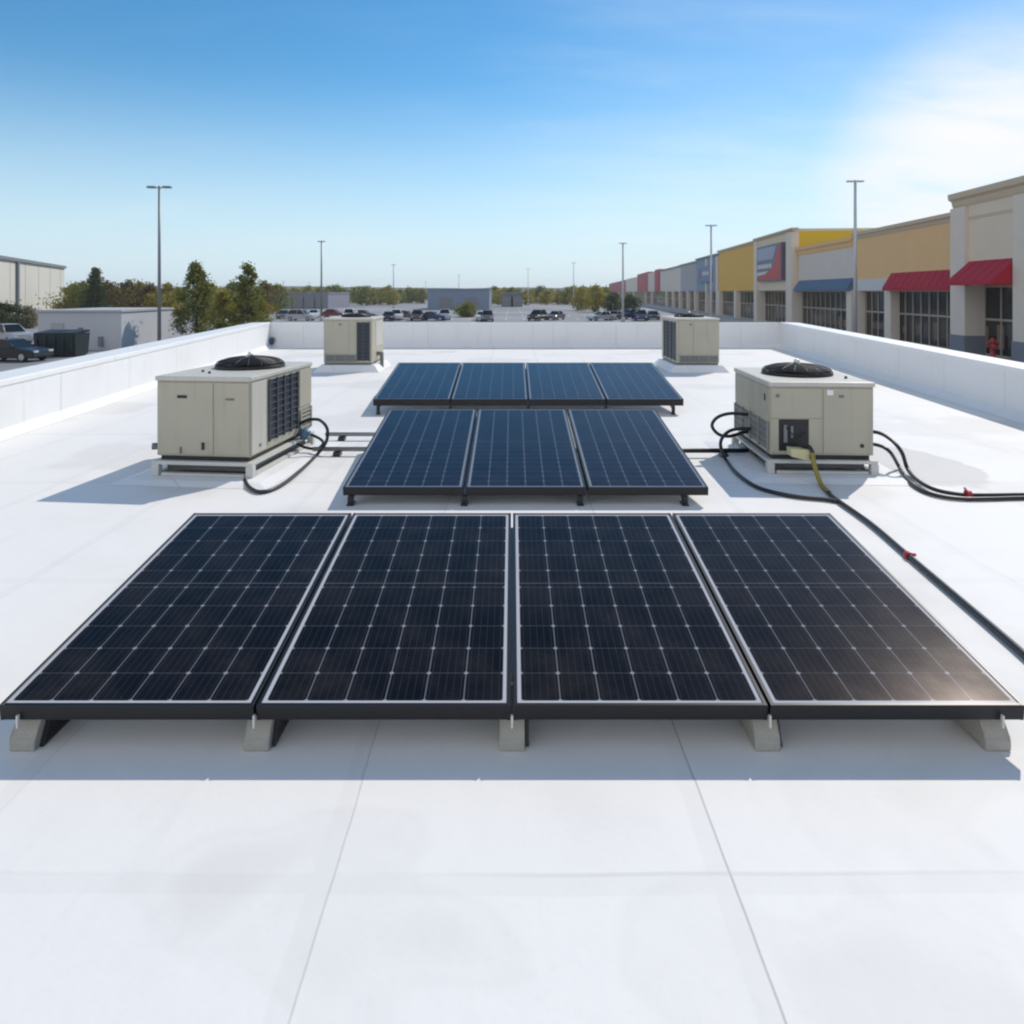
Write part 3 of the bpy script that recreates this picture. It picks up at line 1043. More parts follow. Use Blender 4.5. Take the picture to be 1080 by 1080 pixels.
# --- far units
def far_unit(label, cx, cy, w, d, grille_face, padlabel):
    roof_pad(padlabel, cx, cy, w + 0.12, d + 0.1, 0.16, 0)
    root = thing('rooftop_air_conditioner', label, 'air conditioner', (cx, cy, 0.16), 0, 'rooftop air conditioners')
    x, y = w / 2, d / 2
    H = 1.10
    MB().box(-x + 0.02, x - 0.02, -y + 0.02, y - 0.02, 0.001, 0.05).build('base_pan', M_VENT, root)
    MB().bbox(-x, x, -y, y, 0.05, H - 0.045, 0.012).build('casing', M_TAN, root)
    MB().bbox(-x - 0.015, x + 0.015, -y - 0.015, y + 0.015, H - 0.045, H, 0.012).build('lid', M_TAN_LIT, root)
    if grille_face == 'y-':
        d1 = door(root, -x + 0.02, 0.03, 0.27, H - 0.06, -y)
        louvre_panel(root, 'y-', 0.22, x - 0.06, 0.10, H - 0.10, y, 2, 10)
        louvre_panel(root, 'y-', -x + 0.05, 0.18, 0.08, 0.24, y, 3, 3, 'vent_grille', M_VENT, mat('grey_tan_slat', (0.2, 0.2, 0.18), 0.6))
        MB().bbox(x - 0.003, x + 0.01, -y + 0.45, y - 0.1, 0.4, H - 0.1, 0.004).build('side_panel', M_TAN_LIT, root)
        MB().cyl((x + 0.0, -y + 0.6, 0.22), (x + 0.14, -y + 0.6, 0.22), 0.05).cyl((x + 0.12, -y + 0.6, 0.24), (x + 0.12, -y + 0.6, -0.14), 0.045).build('pipe_elbow', M_VENT, root)
    else:
        d1 = door(root, -x + 0.06, -0.12, 0.26, H - 0.06, -y)
        door(root, -0.10, x - 0.02, 0.26, H - 0.06, -y)
        louvre_panel(root, 'x-', -y + 0.10, y - 0.30, 0.10, H - 0.10, x, 3, 10)
        louvre_panel(root, 'y-', -x + 0.08, x - 0.04, 0.07, 0.22, y, 4, 3, 'vent_grille', M_VENT, mat('grey_tan_slat', (0.2, 0.2, 0.18), 0.6))
    MB().box(-0.2, -0.15, -y - 0.018, -y - 0.0105, 0.93, 0.97).build('latch', M_VENT, d1)
    fan(root, 0.02, 0.1, H, 0.36, 0.09)
    return root


far_unit('small distant tan air conditioner on a white curb, left of the back panel row', -3.86, 17.45, 1.14, 1.45, 'y-', 'white raised curb under the far left air conditioner')
far_unit('small distant tan air conditioner on a white curb, right of the back panel row', 4.36, 17.5, 1.0, 1.65, 'x-', 'white raised curb under the far right air conditioner')


# ------------------------------------------------------------------ pipes, hoses, cables
def cable(name, label, cat, pts, r, m, n=10, sub=8):
    return tag(MB().tube(pts, r, n, sub).build(name, m), label, cat)


def conduit(label, x0, x1, Y, m, stops):
    root = thing('conduit_pipe', label, 'conduit', ((x0 + x1) / 2, Y, 0))
    hx = (x1 - x0) / 2
    MB().cyl((-hx, 0, 0.075), (hx, 0, 0.075), 0.026, 0.026, 14).build('pipe', m, root)
    for sx in stops:
        MB().bbox(sx - (x0 + x1) / 2 - 0.04, sx - (x0 + x1) / 2 + 0.04, -0.06, 0.06, 0.001, 0.049, 0.005).build('support_block', M_RUBBER, root)
    return root


conduit('grey conduit running from the left air conditioner to the middle panels, farther one', -2.36, -1.3, 9.0, M_CONDUIT, (-2.15, -1.6))
conduit('grey conduit running from the left air conditioner to the middle panels, nearer one', -2.28, 0.1, 8.15, M_CONDUIT, (-2.0, -1.2, -0.3))
conduit('dark conduit running from the middle panels to the right air conditioner', 0.14, 2.68, 8.07, M_RUBBER, (0.8, 1.6, 2.4))

cr = 0.0185
cable('rubber_hose', 'black hose looping beside the left air conditioner', 'hose',
      [g(258, 506, .03), g(263, 514, .021), g(276, 519, .021), g(296, 512, .021), g(316, 497, .021), a(333, 481, 8.05), a(344, 466, 8.15), a(345, 452, 8.2), a(337, 443, 8.2), a(325, 443, 8.22), a(316, 447, 8.25), a(308, 450, 8.28)], cr, M_RUBBER)
cable('rubber_hose', 'short black hose coiled low at the rear of the left air conditioner', 'hose',
      [a(307, 462, 8.3), a(316, 458, 8.3), a(326, 458, 8.3), a(336, 462, 8.25), a(341, 467, 8.2), a(335, 473, 8.15), a(322, 472, 8.2), a(312, 467, 8.25), a(305, 466, 8.3)], cr * 0.9, M_RUBBER)
tag(MB().cyl(a(321, 452, 8.24), a(321, 463, 8.24), 0.05, 0.05, 14).cyl(a(315, 457, 8.24), a(327, 457, 8.24), 0.034, 0.034, 12).build('pipe_valve', mat('blue_grey_valve', (0.10, 0.17, 0.25), 0.45, 0.3)),
    'blue grey valve where hoses meet behind the left air conditioner', 'valve')

cable('rubber_hose', 'black hose looping out of the left side of the right air conditioner', 'hose',
      [a(796, 438, 8.0), a(772, 436, 8.02), a(757, 440, 8.0), a(751, 449, 7.95), a(758, 458, 7.95), a(770, 460, 7.95), a(784, 456, 8.0), a(797, 454, 8.0)], cr, M_RUBBER)
cable('rubber_hose', 'long black hose curving across the roof below the right air conditioner', 'hose',
      [a(798, 452, 7.9), a(774, 453, 7.9), a(763, 460, 7.8), a(760, 470, 7.6), g(765, 484, .021), g(777, 499, .021), g(795, 512, .021), g(815, 519, .021), g(842, 524, .021), g(869, 526.5, .021), g(885, 529, .02)], cr, M_RUBBER)
hose_l = [a(905, 455, 7.7), a(925, 456, 7.6), a(940, 464, 7.4), a(951, 477, 7.25), g(957, 494, .06), g(967, 506, .035), g(985, 516, .035), g(1010, 521, .035), g(1040, 522, .035), g(1085, 521.5, .035), g(1180, 521, .035), g(1330, 521, .035)]
cable('rubber_hose', 'black hose curving from the right air conditioner to the right parapet, upper of two', 'hose', hose_l, cr * 1.05, M_RUBBER)
cable('rubber_hose', 'black hose curving from the right air conditioner, lower of the two running to the right', 'hose',
      [a(905, 468, 7.5), a(924, 469, 7.45), a(938, 476, 7.3), g(948, 492, .03), g(956, 505, .021), g(970, 516, .021), g(990, 523, .021), g(1015, 526, .021), g(1045, 526, .021), g(1085, 525, .021), g(1180, 524.5, .021), g(1330, 524.5, .021)], cr, M_RUBBER)

main = [a(846, 473, 7.12), a(853, 471, 7.06), a(857, 478, 7.0), a(859, 491, 6.95), g(866, 511, .024), g(880, 525, .024), g(918, 552, .024), g(958, 586, .024), g(1010, 630, .024), g(1080, 690, .024), g(1170, 772, .024), g(1300, 900, .024)]
cable('power_cable', 'thick black cable running from the wiring hatch diagonally across the roof', 'cable', main, 0.0195, M_RUBBER)
sl = main[2:5] + [main[4].lerp(main[5], 0.6)]
tag(MB().tube(sl, 0.0225, 10, 8).build('cable_sleeve', M_YELLOW), 'yellow sleeve wrapped round the cable below the wiring hatch', 'cable sleeve')
p = a(842, 477, 7.09)
tag(MB().hexa([(p.x - .09, p.y - .06, p.z - .03), (p.x + .09, p.y - .06, p.z - .075), (p.x + .09, p.y + .05, p.z - .075), (p.x - .09, p.y + .05, p.z - .03),
               (p.x - .10, p.y - .06, p.z + .05), (p.x + .08, p.y - .06, p.z + .035), (p.x + .08, p.y + .05, p.z + .035), (p.x - .10, p.y + .05, p.z + .05)]).build('cable_plug', M_CREAM),
    'cream plug housing hanging out of the wiring hatch', 'plug')


def tie(label, p, d, r, tall, tail=True):
    d = d.normalized()
    side = Vector((-d.y, d.x, 0))
    b = MB().cyl(p - d * 0.022, p + d * 0.022, r, r, 14)
    b.cyl(p + side * 0.0 + Vector((0, 0, r * 0.3)), p + side * 0.05 + Vector((0, 0, r + tall)), 0.016, 0.010, 8)
    if tail:
        b.cyl(p, p - side * 0.09 - d * 0.03 - Vector((0, 0, p.z - 0.014)), 0.015, 0.012, 8)
    return tag(b.build('cable_tie', M_RED), label, 'cable tie', 'red ties on the cables')


pm = g(1021, 522, .035)
tie('bright red tie round the two hoses at the right edge', pm, Vector((1, 0, 0)), 0.040, 0.012)
pm = g(958, 586, .024)
tie('dark red tie round the diagonal black cable', pm, main[8] - main[6], 0.027, -0.02, False)

# ------------------------------------------------------------------ shops along the right
RVX = 0.087                                  # the row runs away at this slope
ROWROT = -math.atan(RVX)


def rowp(s, z=0.0):
    return Vector((27.65 + RVX * s, s, LOT + z))


b = MB()
n = 30
for i in range(n):
    s0, s1 = 16 + (608 - 16) * i / n, 16 + (608 - 16) * (i + 1) / n
    q = [rowp(s0) + Vector((-4.6, 0.4, 0)), rowp(s0) + Vector((3, 0, 0)), rowp(s1) + Vector((3, 0, 0)), rowp(s1) + Vector((-4.6, 0.4, 0))]
    b.hexa([v + Vector((0, 0, -0.01)) for v in q] + [v + Vector((0, 0, 0.15)) for v in q])
b.build('pavement', M_PAVE, kind='structure')

M_BEIGE = mat('beige_stucco', (0.76, 0.63, 0.47), 0.85, var=0.06, vscale=0.6, bump=0.2, bscale=8)
M_ORANGE = mat('tan_orange_stucco', (0.82, 0.51, 0.24), 0.85, var=0.06, vscale=0.6, bump=0.2, bscale=8)
M_GOLD = mat('golden_yellow_stucco', (0.78, 0.46, 0.10), 0.85, var=0.06, vscale=0.6)
M_YEL = mat('bright_yellow_wall', (0.74, 0.46, 0.02), 0.8, var=0.04, vscale=0.6)
M_GREYB = mat('blue_grey_cladding', (0.24, 0.31, 0.40), 0.7, var=0.06, vscale=0.6)
M_GREY = mat('grey_stucco', (0.40, 0.40, 0.41), 0.85, var=0.06, vscale=0.6)
M_GREYL = mat('pale_grey_stucco', (0.68, 0.60, 0.52), 0.85, var=0.06, vscale=0.6)
M_REDW = mat('red_cladding', (0.44, 0.07, 0.08), 0.7, var=0.06, vscale=0.6)
M_PIER = mat('pale_grey_pier', (0.74, 0.64, 0.53), 0.8, var=0.06, vscale=1.0)
M_STONE = mat('blue_grey_stone_base', (0.20, 0.21, 0.24), 0.8, var=0.15, vscale=3)
M_MULL = mat('tan_window_frame', (0.44, 0.37, 0.28), 0.5, 0.1)
M_AWR = mat('red_awning_fabric', (0.42, 0.012, 0.03), 0.75, var=0.1, vscale=1.5)
M_AWB = mat('blue_awning_fabric', (0.10, 0.16, 0.25), 0.75, var=0.1, vscale=1.5)
M_BAND = mat('off_white_band', (0.62, 0.61, 0.60), 0.75, var=0.05)
M_FLAT = mat('grey_flat_roof', (0.35, 0.35, 0.35), 0.9)
M_CORN = mat('cornice_tan', (0.62, 0.50, 0.35), 0.8, var=0.05)
M_INT = mat('warm_shop_interior', (0.20, 0.14, 0.09), 0.8, var=0.6, vscale=0.8)


def shop(name, label, s0, s1, h, wall, piers=(), bays=(), protrude=0.0, depth=26.0, opening=4.7, corn=0.55, pier_mat=None, pier_w=1.1, awnings=(), sign=None, stone=False, corn_mat=None, panel_inset=False, yellow_side=False, mull=1.6, group='shops in the long retail row'):
    """one shop of the row. local frame: y along the row away from the camera, -x towards the parking lot, z up"""
    L = (s1 - s0) * math.sqrt(1 + RVX * RVX)
    root = thing(name, label, 'shop', rowp(s0), ROWROT, group)
    x0 = -protrude
    e = 0.02
    w = MB()
    w.box(x0, depth, e, L - e, opening, h)                       # upper storey and roof
    w.box(1.6, depth, e, L - e, 0.155, opening - 0.001)          # back of the shop
    w.build('wall', wall, root)
    # side cheeks so that the recess is closed
    pm = pier_mat or M_PIER
    MB().box(x0 + 0.1, depth, e + 0.04, L - e - 0.04, h + 0.001, h + 0.03).build('roof', M_FLAT, root)
    if corn:
        c = MB()
        c.prism([(x0 - 0.002, h - corn), (x0 - 0.10, h - corn * 0.8), (x0 - 0.16, h - corn * 0.45), (x0 - 0.38, h - corn * 0.30), (x0 - 0.42, h + 0.12), (x0 + 0.45, h + 0.12), (x0 + 0.45, h + 0.032), (x0 - 0.002, h + 0.032)], 'y', 0.004 if protrude < 0.3 else -0.38, L - 0.004)
        c.build('cornice', corn_mat or M_CORN, root)
    # glazed front, recessed, with frames
    xg = 0.55
    gl = MB().box(xg, xg + 0.06, e + 0.05, L - e - 0.05, 0.16, opening - 0.02).build('shopfront', M_GLASSY, root)
    mm = MB()
    nb = max(2, int(L / mull))
    for k in range(nb + 1):
        yy = 0.12 + (L - 0.24) * k / nb
        mm.box(xg - 0.09, xg - 0.002, yy - 0.045, yy + 0.045, 0.16, opening - 0.03)
    for zz in (0.24, 2.65, opening - 0.12):
        mm.box(xg - 0.07, xg - 0.004, 0.12, L - 0.12, zz - 0.07, zz + 0.07)
    mm.build('window_frame', M_MULL, gl)
    rr = random.Random(int(s0 * 10))
    for k in range(nb):
        if rr.random() < 0.6:
            yy = 0.3 + (L - 0.9) * k / nb
            MB().box(xg - 0.012, xg - 0.003, yy, yy + mull * rr.uniform(0.3, 0.6), rr.uniform(0.5, 1.2), rr.uniform(1.6, 2.5)).build('window_display', M_INT, gl)
    for (ys, wd) in piers:
        pr = MB().box(x0 - 0.28, 0.50, ys - wd / 2, ys + wd / 2, 1.5 if stone else 0.151, opening - 0.001).build('pier', pm, root)
        if stone:
            MB().box(x0 - 0.33, 0.505, ys - wd / 2 - 0.04, ys + wd / 2 + 0.04, 0.151, 1.499).build('stone_base', M_STONE, pr)
        if panel_inset or sign:
            MB().box(x0 - 0.281, x0 - 0.001, ys - wd / 2, ys + wd / 2, opening, h - corn - 0.01).build('pilaster', pm, root)
    for (y0, y1, zt, zb, out, m_, nm) in awnings:
        aw = MB()
        if out > 0.5:
            aw.prism([(x0 - 0.004, zt), (x0 - out, zb + 0.28), (x0 - out, zb), (x0 - out + 0.04, zb), (x0 - out + 0.04, zb + 0.24), (x0 - 0.004, zt - 0.09)], 'y', y0, y1)
            for yy in (y0, y1 - 0.04):
                aw.prism([(x0 - 0.005, zt - 0.09), (x0 - out + 0.04, zb + 0.24), (x0 - out + 0.04, zb), (x0 - 0.005, zb)], 'y', yy + 0.002, yy + 0.038)
        else:
            aw.box(x0 - out, x0 - 0.003, y0, y1, zb, zt)
        if nm == 'awning':
            k = y0 + 0.9
            while k < y1 - 0.3:
                aw.tube([(x0 - 0.02, k, zt - 0.005), (x0 - out, k, zb + 0.285)], 0.025, 5, 1)
                k += 1.1
        aw.build(nm, m_, root)
    if panel_inset:
        MB().box(x0 - 0.03, x0 - 0.002, 1.2, L - 1.9, h - corn - 0.95, h - corn - 0.75).build('moulding', M_CORN, root)
    if yellow_side:
        MB().box(x0 + 0.6, depth - 0.2, e - 0.05, e - 0.003, 8.0, h - 0.25).build('side_wall', M_YEL, root)
    if sign:
        y0, y1, z0, z1, kind = sign
        sg = thing_part(root, x0, y0, y1, z0, z1, kind)
    return root


def thing_part(root, x0, y0, y1, z0, z1, kind):
    base = {'wide': (0.10, 0.10, 0.15), 'blue': (0.06, 0.12, 0.27)}[kind]
    x = x0 - 0.30
    sg = MB().box(x - 0.25, x0 - 0.003, y0, y1, z0, z1).build('sign', mat('sign_face_' + kind, base, 0.45), root)
    dy, dz = y1 - y0, z1 - z0
    xf = x - 0.25

    # seen from the lot the far end of the sign (large y) is on the left
    def P(u, v):
        return (y1 - u * dy, z0 + v * dz)

    def shape(name, pts, m_, d=0.03):
        b_ = MB()
        b_.prism([P(*q) for q in pts], 'x', xf - d, xf - 0.002)
        b_.build(name, m_, sg)
    if kind == 'wide':
        shape('sign_panel', [(0.03, 0.60), (0.68, 0.60), (0.80, 0.94), (0.03, 0.94)], mat('lilac_sign_panel', (0.33, 0.34, 0.44), 0.5), 0.02)
        shape('sign_swoosh', [(0.03, 0.04), (0.97, 0.04), (0.97, 0.96), (0.90, 0.96), (0.74, 0.46), (0.40, 0.18), (0.03, 0.15)], mat('sign_red', (0.50, 0.03, 0.03), 0.5), 0.028)
        b_ = MB()
        u = 0.05
        rr = random.Random(4)
        for k in range(8):                 # unreadable white lettering as short strokes
            wd = rr.choice((0.05, 0.06, 0.07))
            ya, yb = y1 - u * dy, y1 - (u + wd) * dy
            za, zb = z0 + dz * 0.36, z0 + dz * 0.48
            b_.box(xf - 0.04, xf - 0.002, yb, ya, za, zb)
            u += wd + 0.018
        b_.build('sign_lettering', mat('sign_white', (0.62, 0.60, 0.58), 0.5), sg)
        shape('sign_strip', [(0.03, 0.16), (0.36, 0.20), (0.50, 0.28), (0.03, 0.26)], mat('sign_white', (0.62, 0.60, 0.58), 0.5), 0.035)
    else:
        b_ = MB().cyl((xf - 0.05, y1 - 0.2 * dy, z0 + 0.55 * dz), (xf - 0.002, y1 - 0.2 * dy, z0 + 0.55 * dz), 0.30 * dz, 0.30 * dz, 20)
        b_.build('sign_emblem', mat('sign_dull_red', (0.30, 0.04, 0.06), 0.5), sg)
        b_ = MB()
        for k in range(4):
            ya = y1 - (0.42 + k * 0.13) * dy
            b_.box(xf - 0.03, xf - 0.002, ya - 0.09 * dy, ya, z0 + 0.42 * dz, z0 + 0.66 * dz)
        b_.build('sign_lettering', mat('sign_white', (0.62, 0.60, 0.58), 0.5), sg)
    return sg


shop('retail_shop', 'beige corner shop with tall cornice and a red sloped awning over its entry', 41.2, 50.7, 11.3, M_BEIGE,
     piers=((8.5, 1.9), (1.2, 2.0)), protrude=0.55, corn=0.9, stone=True, panel_inset=True, opening=5.0,
     awnings=((2.3, 7.5, 6.6, 4.95, 1.5, M_AWR, 'awning'),))
shop('retail_shop', 'beige shop nearest to the roof, beyond the right edge of the photo', 20.0, 41.1, 10.2, M_BEIGE, piers=((1.0, 1.2), (10.5, 1.2), (20.2, 1.2)))
shop('retail_shop', 'tan orange shop with a flat red awning and an off-white band', 50.8, 70.0, 10.15, M_ORANGE,
     piers=((11.3, 1.2), (18.5, 1.0)), pier_w=1.2, mull=1.35,
     awnings=((0.15, 11.2, 6.15, 4.62, 0.75, M_AWR, 'awning'), (11.25, 19.1, 5.7, 4.62, 0.14, M_BAND, 'sign_band')))
shop('retail_shop', 'pale beige shop under a long blue awning', 70.1, 87.5, 9.85, M_GREYL, piers=((0.7, 1.3),), mull=1.5,
     awnings=((0.15, 17.2, 5.9, 4.62, 0.7, M_AWB, 'awning'),), corn=0.9, corn_mat=M_ORANGE)
shop('retail_shop', 'tall beige shop with a dark sign, red swoosh and yellow side wall', 87.6, 106.4, 12.3, M_BEIGE,
     piers=((1.3, 2.4), (17.8, 1.8)), protrude=0.5, corn=0.35, sign=(3.4, 15.8, 6.0, 10.9, 'wide'), yellow_side=True, opening=4.7, panel_inset=False)
shop('retail_shop', 'golden yellow shop between the tall sign shop and a blue grey one', 106.5, 135.6, 12.2, M_GOLD, piers=((14.5, 1.6), (28.3, 1.2)), corn=0.4, mull=2.2)
shop('retail_shop', 'blue grey shop with a small blue sign and red emblem', 135.7, 160.0, 11.8, M_GREYB, piers=((0.8, 1.6), (12.0, 1.2)), corn=0.4, corn_mat=M_GREYB, sign=(6, 20, 6.6, 9.8, 'blue'), mull=2.4)
shop('retail_shop', 'plain grey shop next to the blue grey shop', 160.1, 184.0, 11.4, M_GREY, piers=((1.0, 1.4), (12.0, 1.4)), corn=0.4, corn_mat=M_GREY, mull=2.4)
shop('retail_shop', 'long pale grey shop in the middle of the far row', 184.1, 228.0, 11.3, M_GREYL, piers=((1.0, 1.4), (14.0, 1.4), (28.0, 1.4)), corn=0.4, corn_mat=M_GREY, mull=3.0)
shop('retail_shop', 'narrow red fronted shop rising slightly above its grey neighbours', 228.1, 240.0, 11.9, M_REDW, corn=0, mull=3.0, protrude=0.4)
shop('retail_shop', 'narrow grey shop between the two red fronts', 240.1, 265.0, 11.4, M_GREYL, piers=((12, 1.5),), corn=0, mull=3.0)
shop('retail_shop', 'wide red fronted shop far down the row', 265.1, 310.0, 12.1, M_REDW, piers=((10, 1.5),), corn=0, mull=4.0)
shop('retail_shop', 'very distant grey shop between the wide red front and the last shop', 310.1, 378.0, 11.2, M_GREYL, piers=((20, 2.0),), corn=0, mull=5.0)
shop('retail_shop', 'last shop of the row, dull red, beside the trees', 378.1, 560.0, 11.0, M_REDW, piers=((60, 2.0),), corn=0, mull=8.0)

# ------------------------------------------------------------------ lamp posts
def lamp(label, x, y, top, m, arm=0.75, r=0.10, rz=0.0, parts=True):
    root = thing('lamp_post', label, 'lamp post', (x, y, LOT), rz, 'parking lot lamp posts')
    H = top + EYE - LOT
    MB().cyl((0, 0, 0.002), (0, 0, 0.75), 0.30, 0.30, 18).build('base', M_PAVE, root)
    MB().cyl((0, 0, 0.751), (0, 0, H), r, r * 0.62, 12).build('pole', m, root)
    ar = MB().box(-arm, arm, -0.035, 0.035, H - 0.16, H - 0.09).build('arm', m, root)
    for sx in (-1, 1):
        MB().bbox(sx * arm - 0.28, sx * arm + 0.28, -0.17, 0.17, H - 0.16, H - 0.02, 0.03).build('lamp_head', m, root)
    return root


def lamp_px(label, px, top_py, Y, m, **k):
    return lamp(label, (px - 540) / F * Y, Y, (HZ - top_py) / F * Y, m, **k)


lamp_px('tall grey lamp post with two heads behind the left parapet', 168, 196, 50, M_POLE, arm=0.55, r=0.13)
lamp_px('tall pale lamp post standing before the shops on the right', 902, 190, 60, M_POLE_L, arm=0.42, r=0.17)
lamp_px('pale lamp post before the golden yellow and blue grey shops', 750, 237, 80, M_POLE_L, arm=0.35, r=0.15)
lamp_px('lamp post standing by the far red end of the shops', 657, 256, 105, M_POLE_L, arm=0.3, r=0.18)
lamp_px('lamp post behind the far left air conditioner', 339, 254, 110, M_POLE, arm=0.3, r=0.16)
for px, tp, Y, lb in ((415, 279, 200, 'distant thin lamp post left of the grey warehouse in the centre'), (605, 277, 190, 'distant thin lamp post left of the trees by the last shop'),
                      (484, 290, 300, 'faint far lamp post rising above the central grey warehouse'), (557, 283, 240, 'faint far lamp post above the central open parking lot'),
                      (449, 297, 420, 'very faint far lamp post just left of the central warehouse'), (299, 297, 330, 'very faint far lamp post above the long low warehouse'), (326, 298, 380, 'very faint far lamp post beside the lamp post with a thicker pole')):
    lamp_px(lb, px, tp, Y, M_POLE_L if px > 500 else M_POLE, arm=0.4, r=0.13)

# ------------------------------------------------------------------ buildings on the left and far
def quad_building(name, label, cat, corner, dirx, lenx, diry, leny, h, wall, roofm, trim=0.35):
    """box building: corner is its near front corner on the lot, dirx and diry unit vectors along its two faces"""
    root = thing(name, label, cat, corner, 0)
    dx, dy = Vector((*dirx, 0)).normalized(), Vector((*diry, 0)).normalized()

    def ring(o, z):
        return [(-dx * o - dy * o) + Vector((0, 0, z)), dx * (lenx + o) - dy * o + Vector((0, 0, z)), dx * (lenx + o) + dy * (leny + o) + Vector((0, 0, z)), -dx * o + dy * (leny + o) + Vector((0, 0, z))]
    MB().hexa(ring(0, 0.002) + ring(0, h)).build('wall', wall, root)
    MB().hexa(ring(trim * 0.3, h + 0.002) + ring(trim * 0.3, h + trim)).build('roof', roofm, root)
    return root, dx, dy


M_WHITEW = mat('cream_white_panel_wall', (0.66, 0.62, 0.55), 0.7, var=0.06, vscale=0.4)
M_BLUEW = mat('grey_white_painted_wall', (0.50, 0.51, 0.53), 0.7, var=0.08, vscale=0.6)
M_ROOFT = mat('grey_roof_trim', (0.20, 0.21, 0.22), 0.7)

# big cream warehouse: right corner at px 68, 153 m away, running towards the camera on the left
dv = Vector((0.403, -1, 0)).normalized()   # placeholder direction, towards the camera
cn = Vector((-96.3, 153.0, LOT))
root, dx, dy = quad_building('warehouse', 'big cream warehouse with a dark roof edge at the far left', 'warehouse', cn, (-0.403 + 0.0, 1.0), 0.5, (-1, -0.403), 60, 0.5, M_WHITEW, M_ROOFT)
for ch in list(root.children):
    bpy.data.objects.remove(ch)
u = Vector((-0.403, 1.0, 0)).normalized()  # away along the long side; the visible face runs towards the camera
n_ = Vector((-u.y, u.x, 0))                # to the left, away from the lot
Lw = 118.0
WH = 9.55


def wb(t0, t1, d0, d1, z0, z1):
    q = [-u * t1 + n_ * d0, -u * t0 + n_ * d0, -u * t0 + n_ * d1, -u * t1 + n_ * d1]
    return [v + Vector((0, 0, z0)) for v in q] + [v + Vector((0, 0, z1)) for v in q]


MB().hexa(wb(0, Lw, 0, 60, 0.002, WH)).build('wall', M_WHITEW, root)
MB().hexa(wb(-0.3, Lw + 0.3, -0.35, 60.3, WH + 0.002, WH + 0.55)).build('roof', M_ROOFT, root)
for t in (37.5, 78.0):
    MB().hexa(wb(t, t + 0.9, -0.4, -0.004, 0.1, WH - 0.05)).build('downpipe', M_ROOFT, root)
MB().hexa(wb(46, 47.0, -0.1, -0.004, 0.05, 2.4)).build('door', M_ROOFT, root)
fr = MB()
for k in range(12):
    fr.hexa(wb(4 + k * 9.4, 4.12 + k * 9.4, -0.05, -0.003, 0.1, WH - 0.05))
fr.build('panel_joint', M_PIER, root)

# low grey-white storage building
root = thing('storage_building', 'low grey white storage building behind the left parapet', 'building', ((40 - 540) / F * 55, 55, LOT))
x1 = (128 - 540) / F * 55 - root.location.x
bw = 2.95
bx2 = (182 - 540) / F * 64 - root.location.x
q = [Vector((0, 0, 0)), Vector((x1, 0, 0)), Vector((bx2, 9.0, 0)), Vector((bx2 - x1, 9.0, 0))]


def lift(qq, z0, z1):
    return [v + Vector((0, 0, z0)) for v in qq] + [v + Vector((0, 0, z1)) for v in qq]


MB().hexa(lift(q, 0.002, bw)).build('wall', M_BLUEW, root)
cq = sum(q, Vector()) / 4
MB().hexa(lift([cq + (v - cq) * 1.03 for v in q], bw + 0.002, bw + 0.16)).build('roof', mat('light_roof_edge', (0.42, 0.42, 0.42), 0.7), root)
MB().box(3.15, 3.45, -0.16, -0.003, 1.1, 1.75).build('meter_box', M_ROOFT, root)
MB().box(4.75, 5.05, -0.2, -0.003, 0.3, 1.05).build('meter_box', M_ROOFT, root)
dr = MB().box(1.0, 2.0, -0.05, -0.003, 0.01, 2.1).build('door', M_GREY, root)
MB().box(1.85, 1.92, -0.12, -0.051, 0.95, 1.05).build('handle', M_BLACK, dr)

# dark waste container
root = thing('waste_container', 'dark green waste container before the low storage building', 'dumpster', (-31.6, 50, LOT))
M_DUMP = mat('dark_green_steel', (0.016, 0.028, 0.030), 0.5, var=0.25, vscale=3)
MB().hexa([(-1.45, -0.75, 0.12), (1.35, -0.75, 0.12), (1.35, 0.75, 0.12), (-1.45, 0.75, 0.12), (-1.5, -0.85, 1.6), (1.42, -0.85, 1.6), (1.42, 0.85, 1.6), (-1.5, 0.85, 1.6)]).build('body', M_DUMP, root)
for sx in (-1, 1):
    MB().hexa([(sx * .72 - .70, -0.9, 1.605), (sx * .72 + .66, -0.9, 1.605), (sx * .72 + .66, 0.9, 1.66), (sx * .72 - .70, 0.9, 1.66), (sx * .72 - .70, -0.9, 1.68), (sx * .72 + .66, -0.9, 1.68), (sx * .72 + .66, 0.9, 1.82), (sx * .72 - .70, 0.9, 1.82)]).build('lid', M_BLACK, root)
    MB().box(sx * 1.2 - 0.1, sx * 1.2 + 0.1, -0.6, 0.6, 0.002, 0.118).build('skid', M_BLACK, root)
rb = MB()
for k in range(5):
    rb.box(-1.3 + k * 0.62, -1.22 + k * 0.62, -0.90, -0.80, 0.3, 1.5)
rb.build('rib', M_DUMP, root)

# far warehouses
def far_house(label, px0, px1, top, Y, depth, m, roofm=M_ROOFT, doors=3):
    xa, xb = (px0 - 540) / F * Y, (px1 - 540) / F * Y
    h = 4.5 + (HZ - top) / F * Y
    r0 = thing('warehouse', label, 'warehouse', ((xa + xb) / 2, Y, LOT))
    hw = (xb - xa) / 2
    MB().box(-hw, hw, 0, depth, 0.002, h).build('wall', m, r0)
    MB().box(-hw - 0.15, hw + 0.15, -0.2, depth + 0.15, h + 0.002, h + 0.4).build('roof', roofm, r0)
    for k in range(doors):
        xx = -hw + 2 * hw * (k + 0.7) / (doors + 0.4)
        MB().box(xx - 1.6, xx + 1.6, -0.06, -0.003, 0.05, 3.1).build('dock_door', M_ROOFT, r0)
    return r0


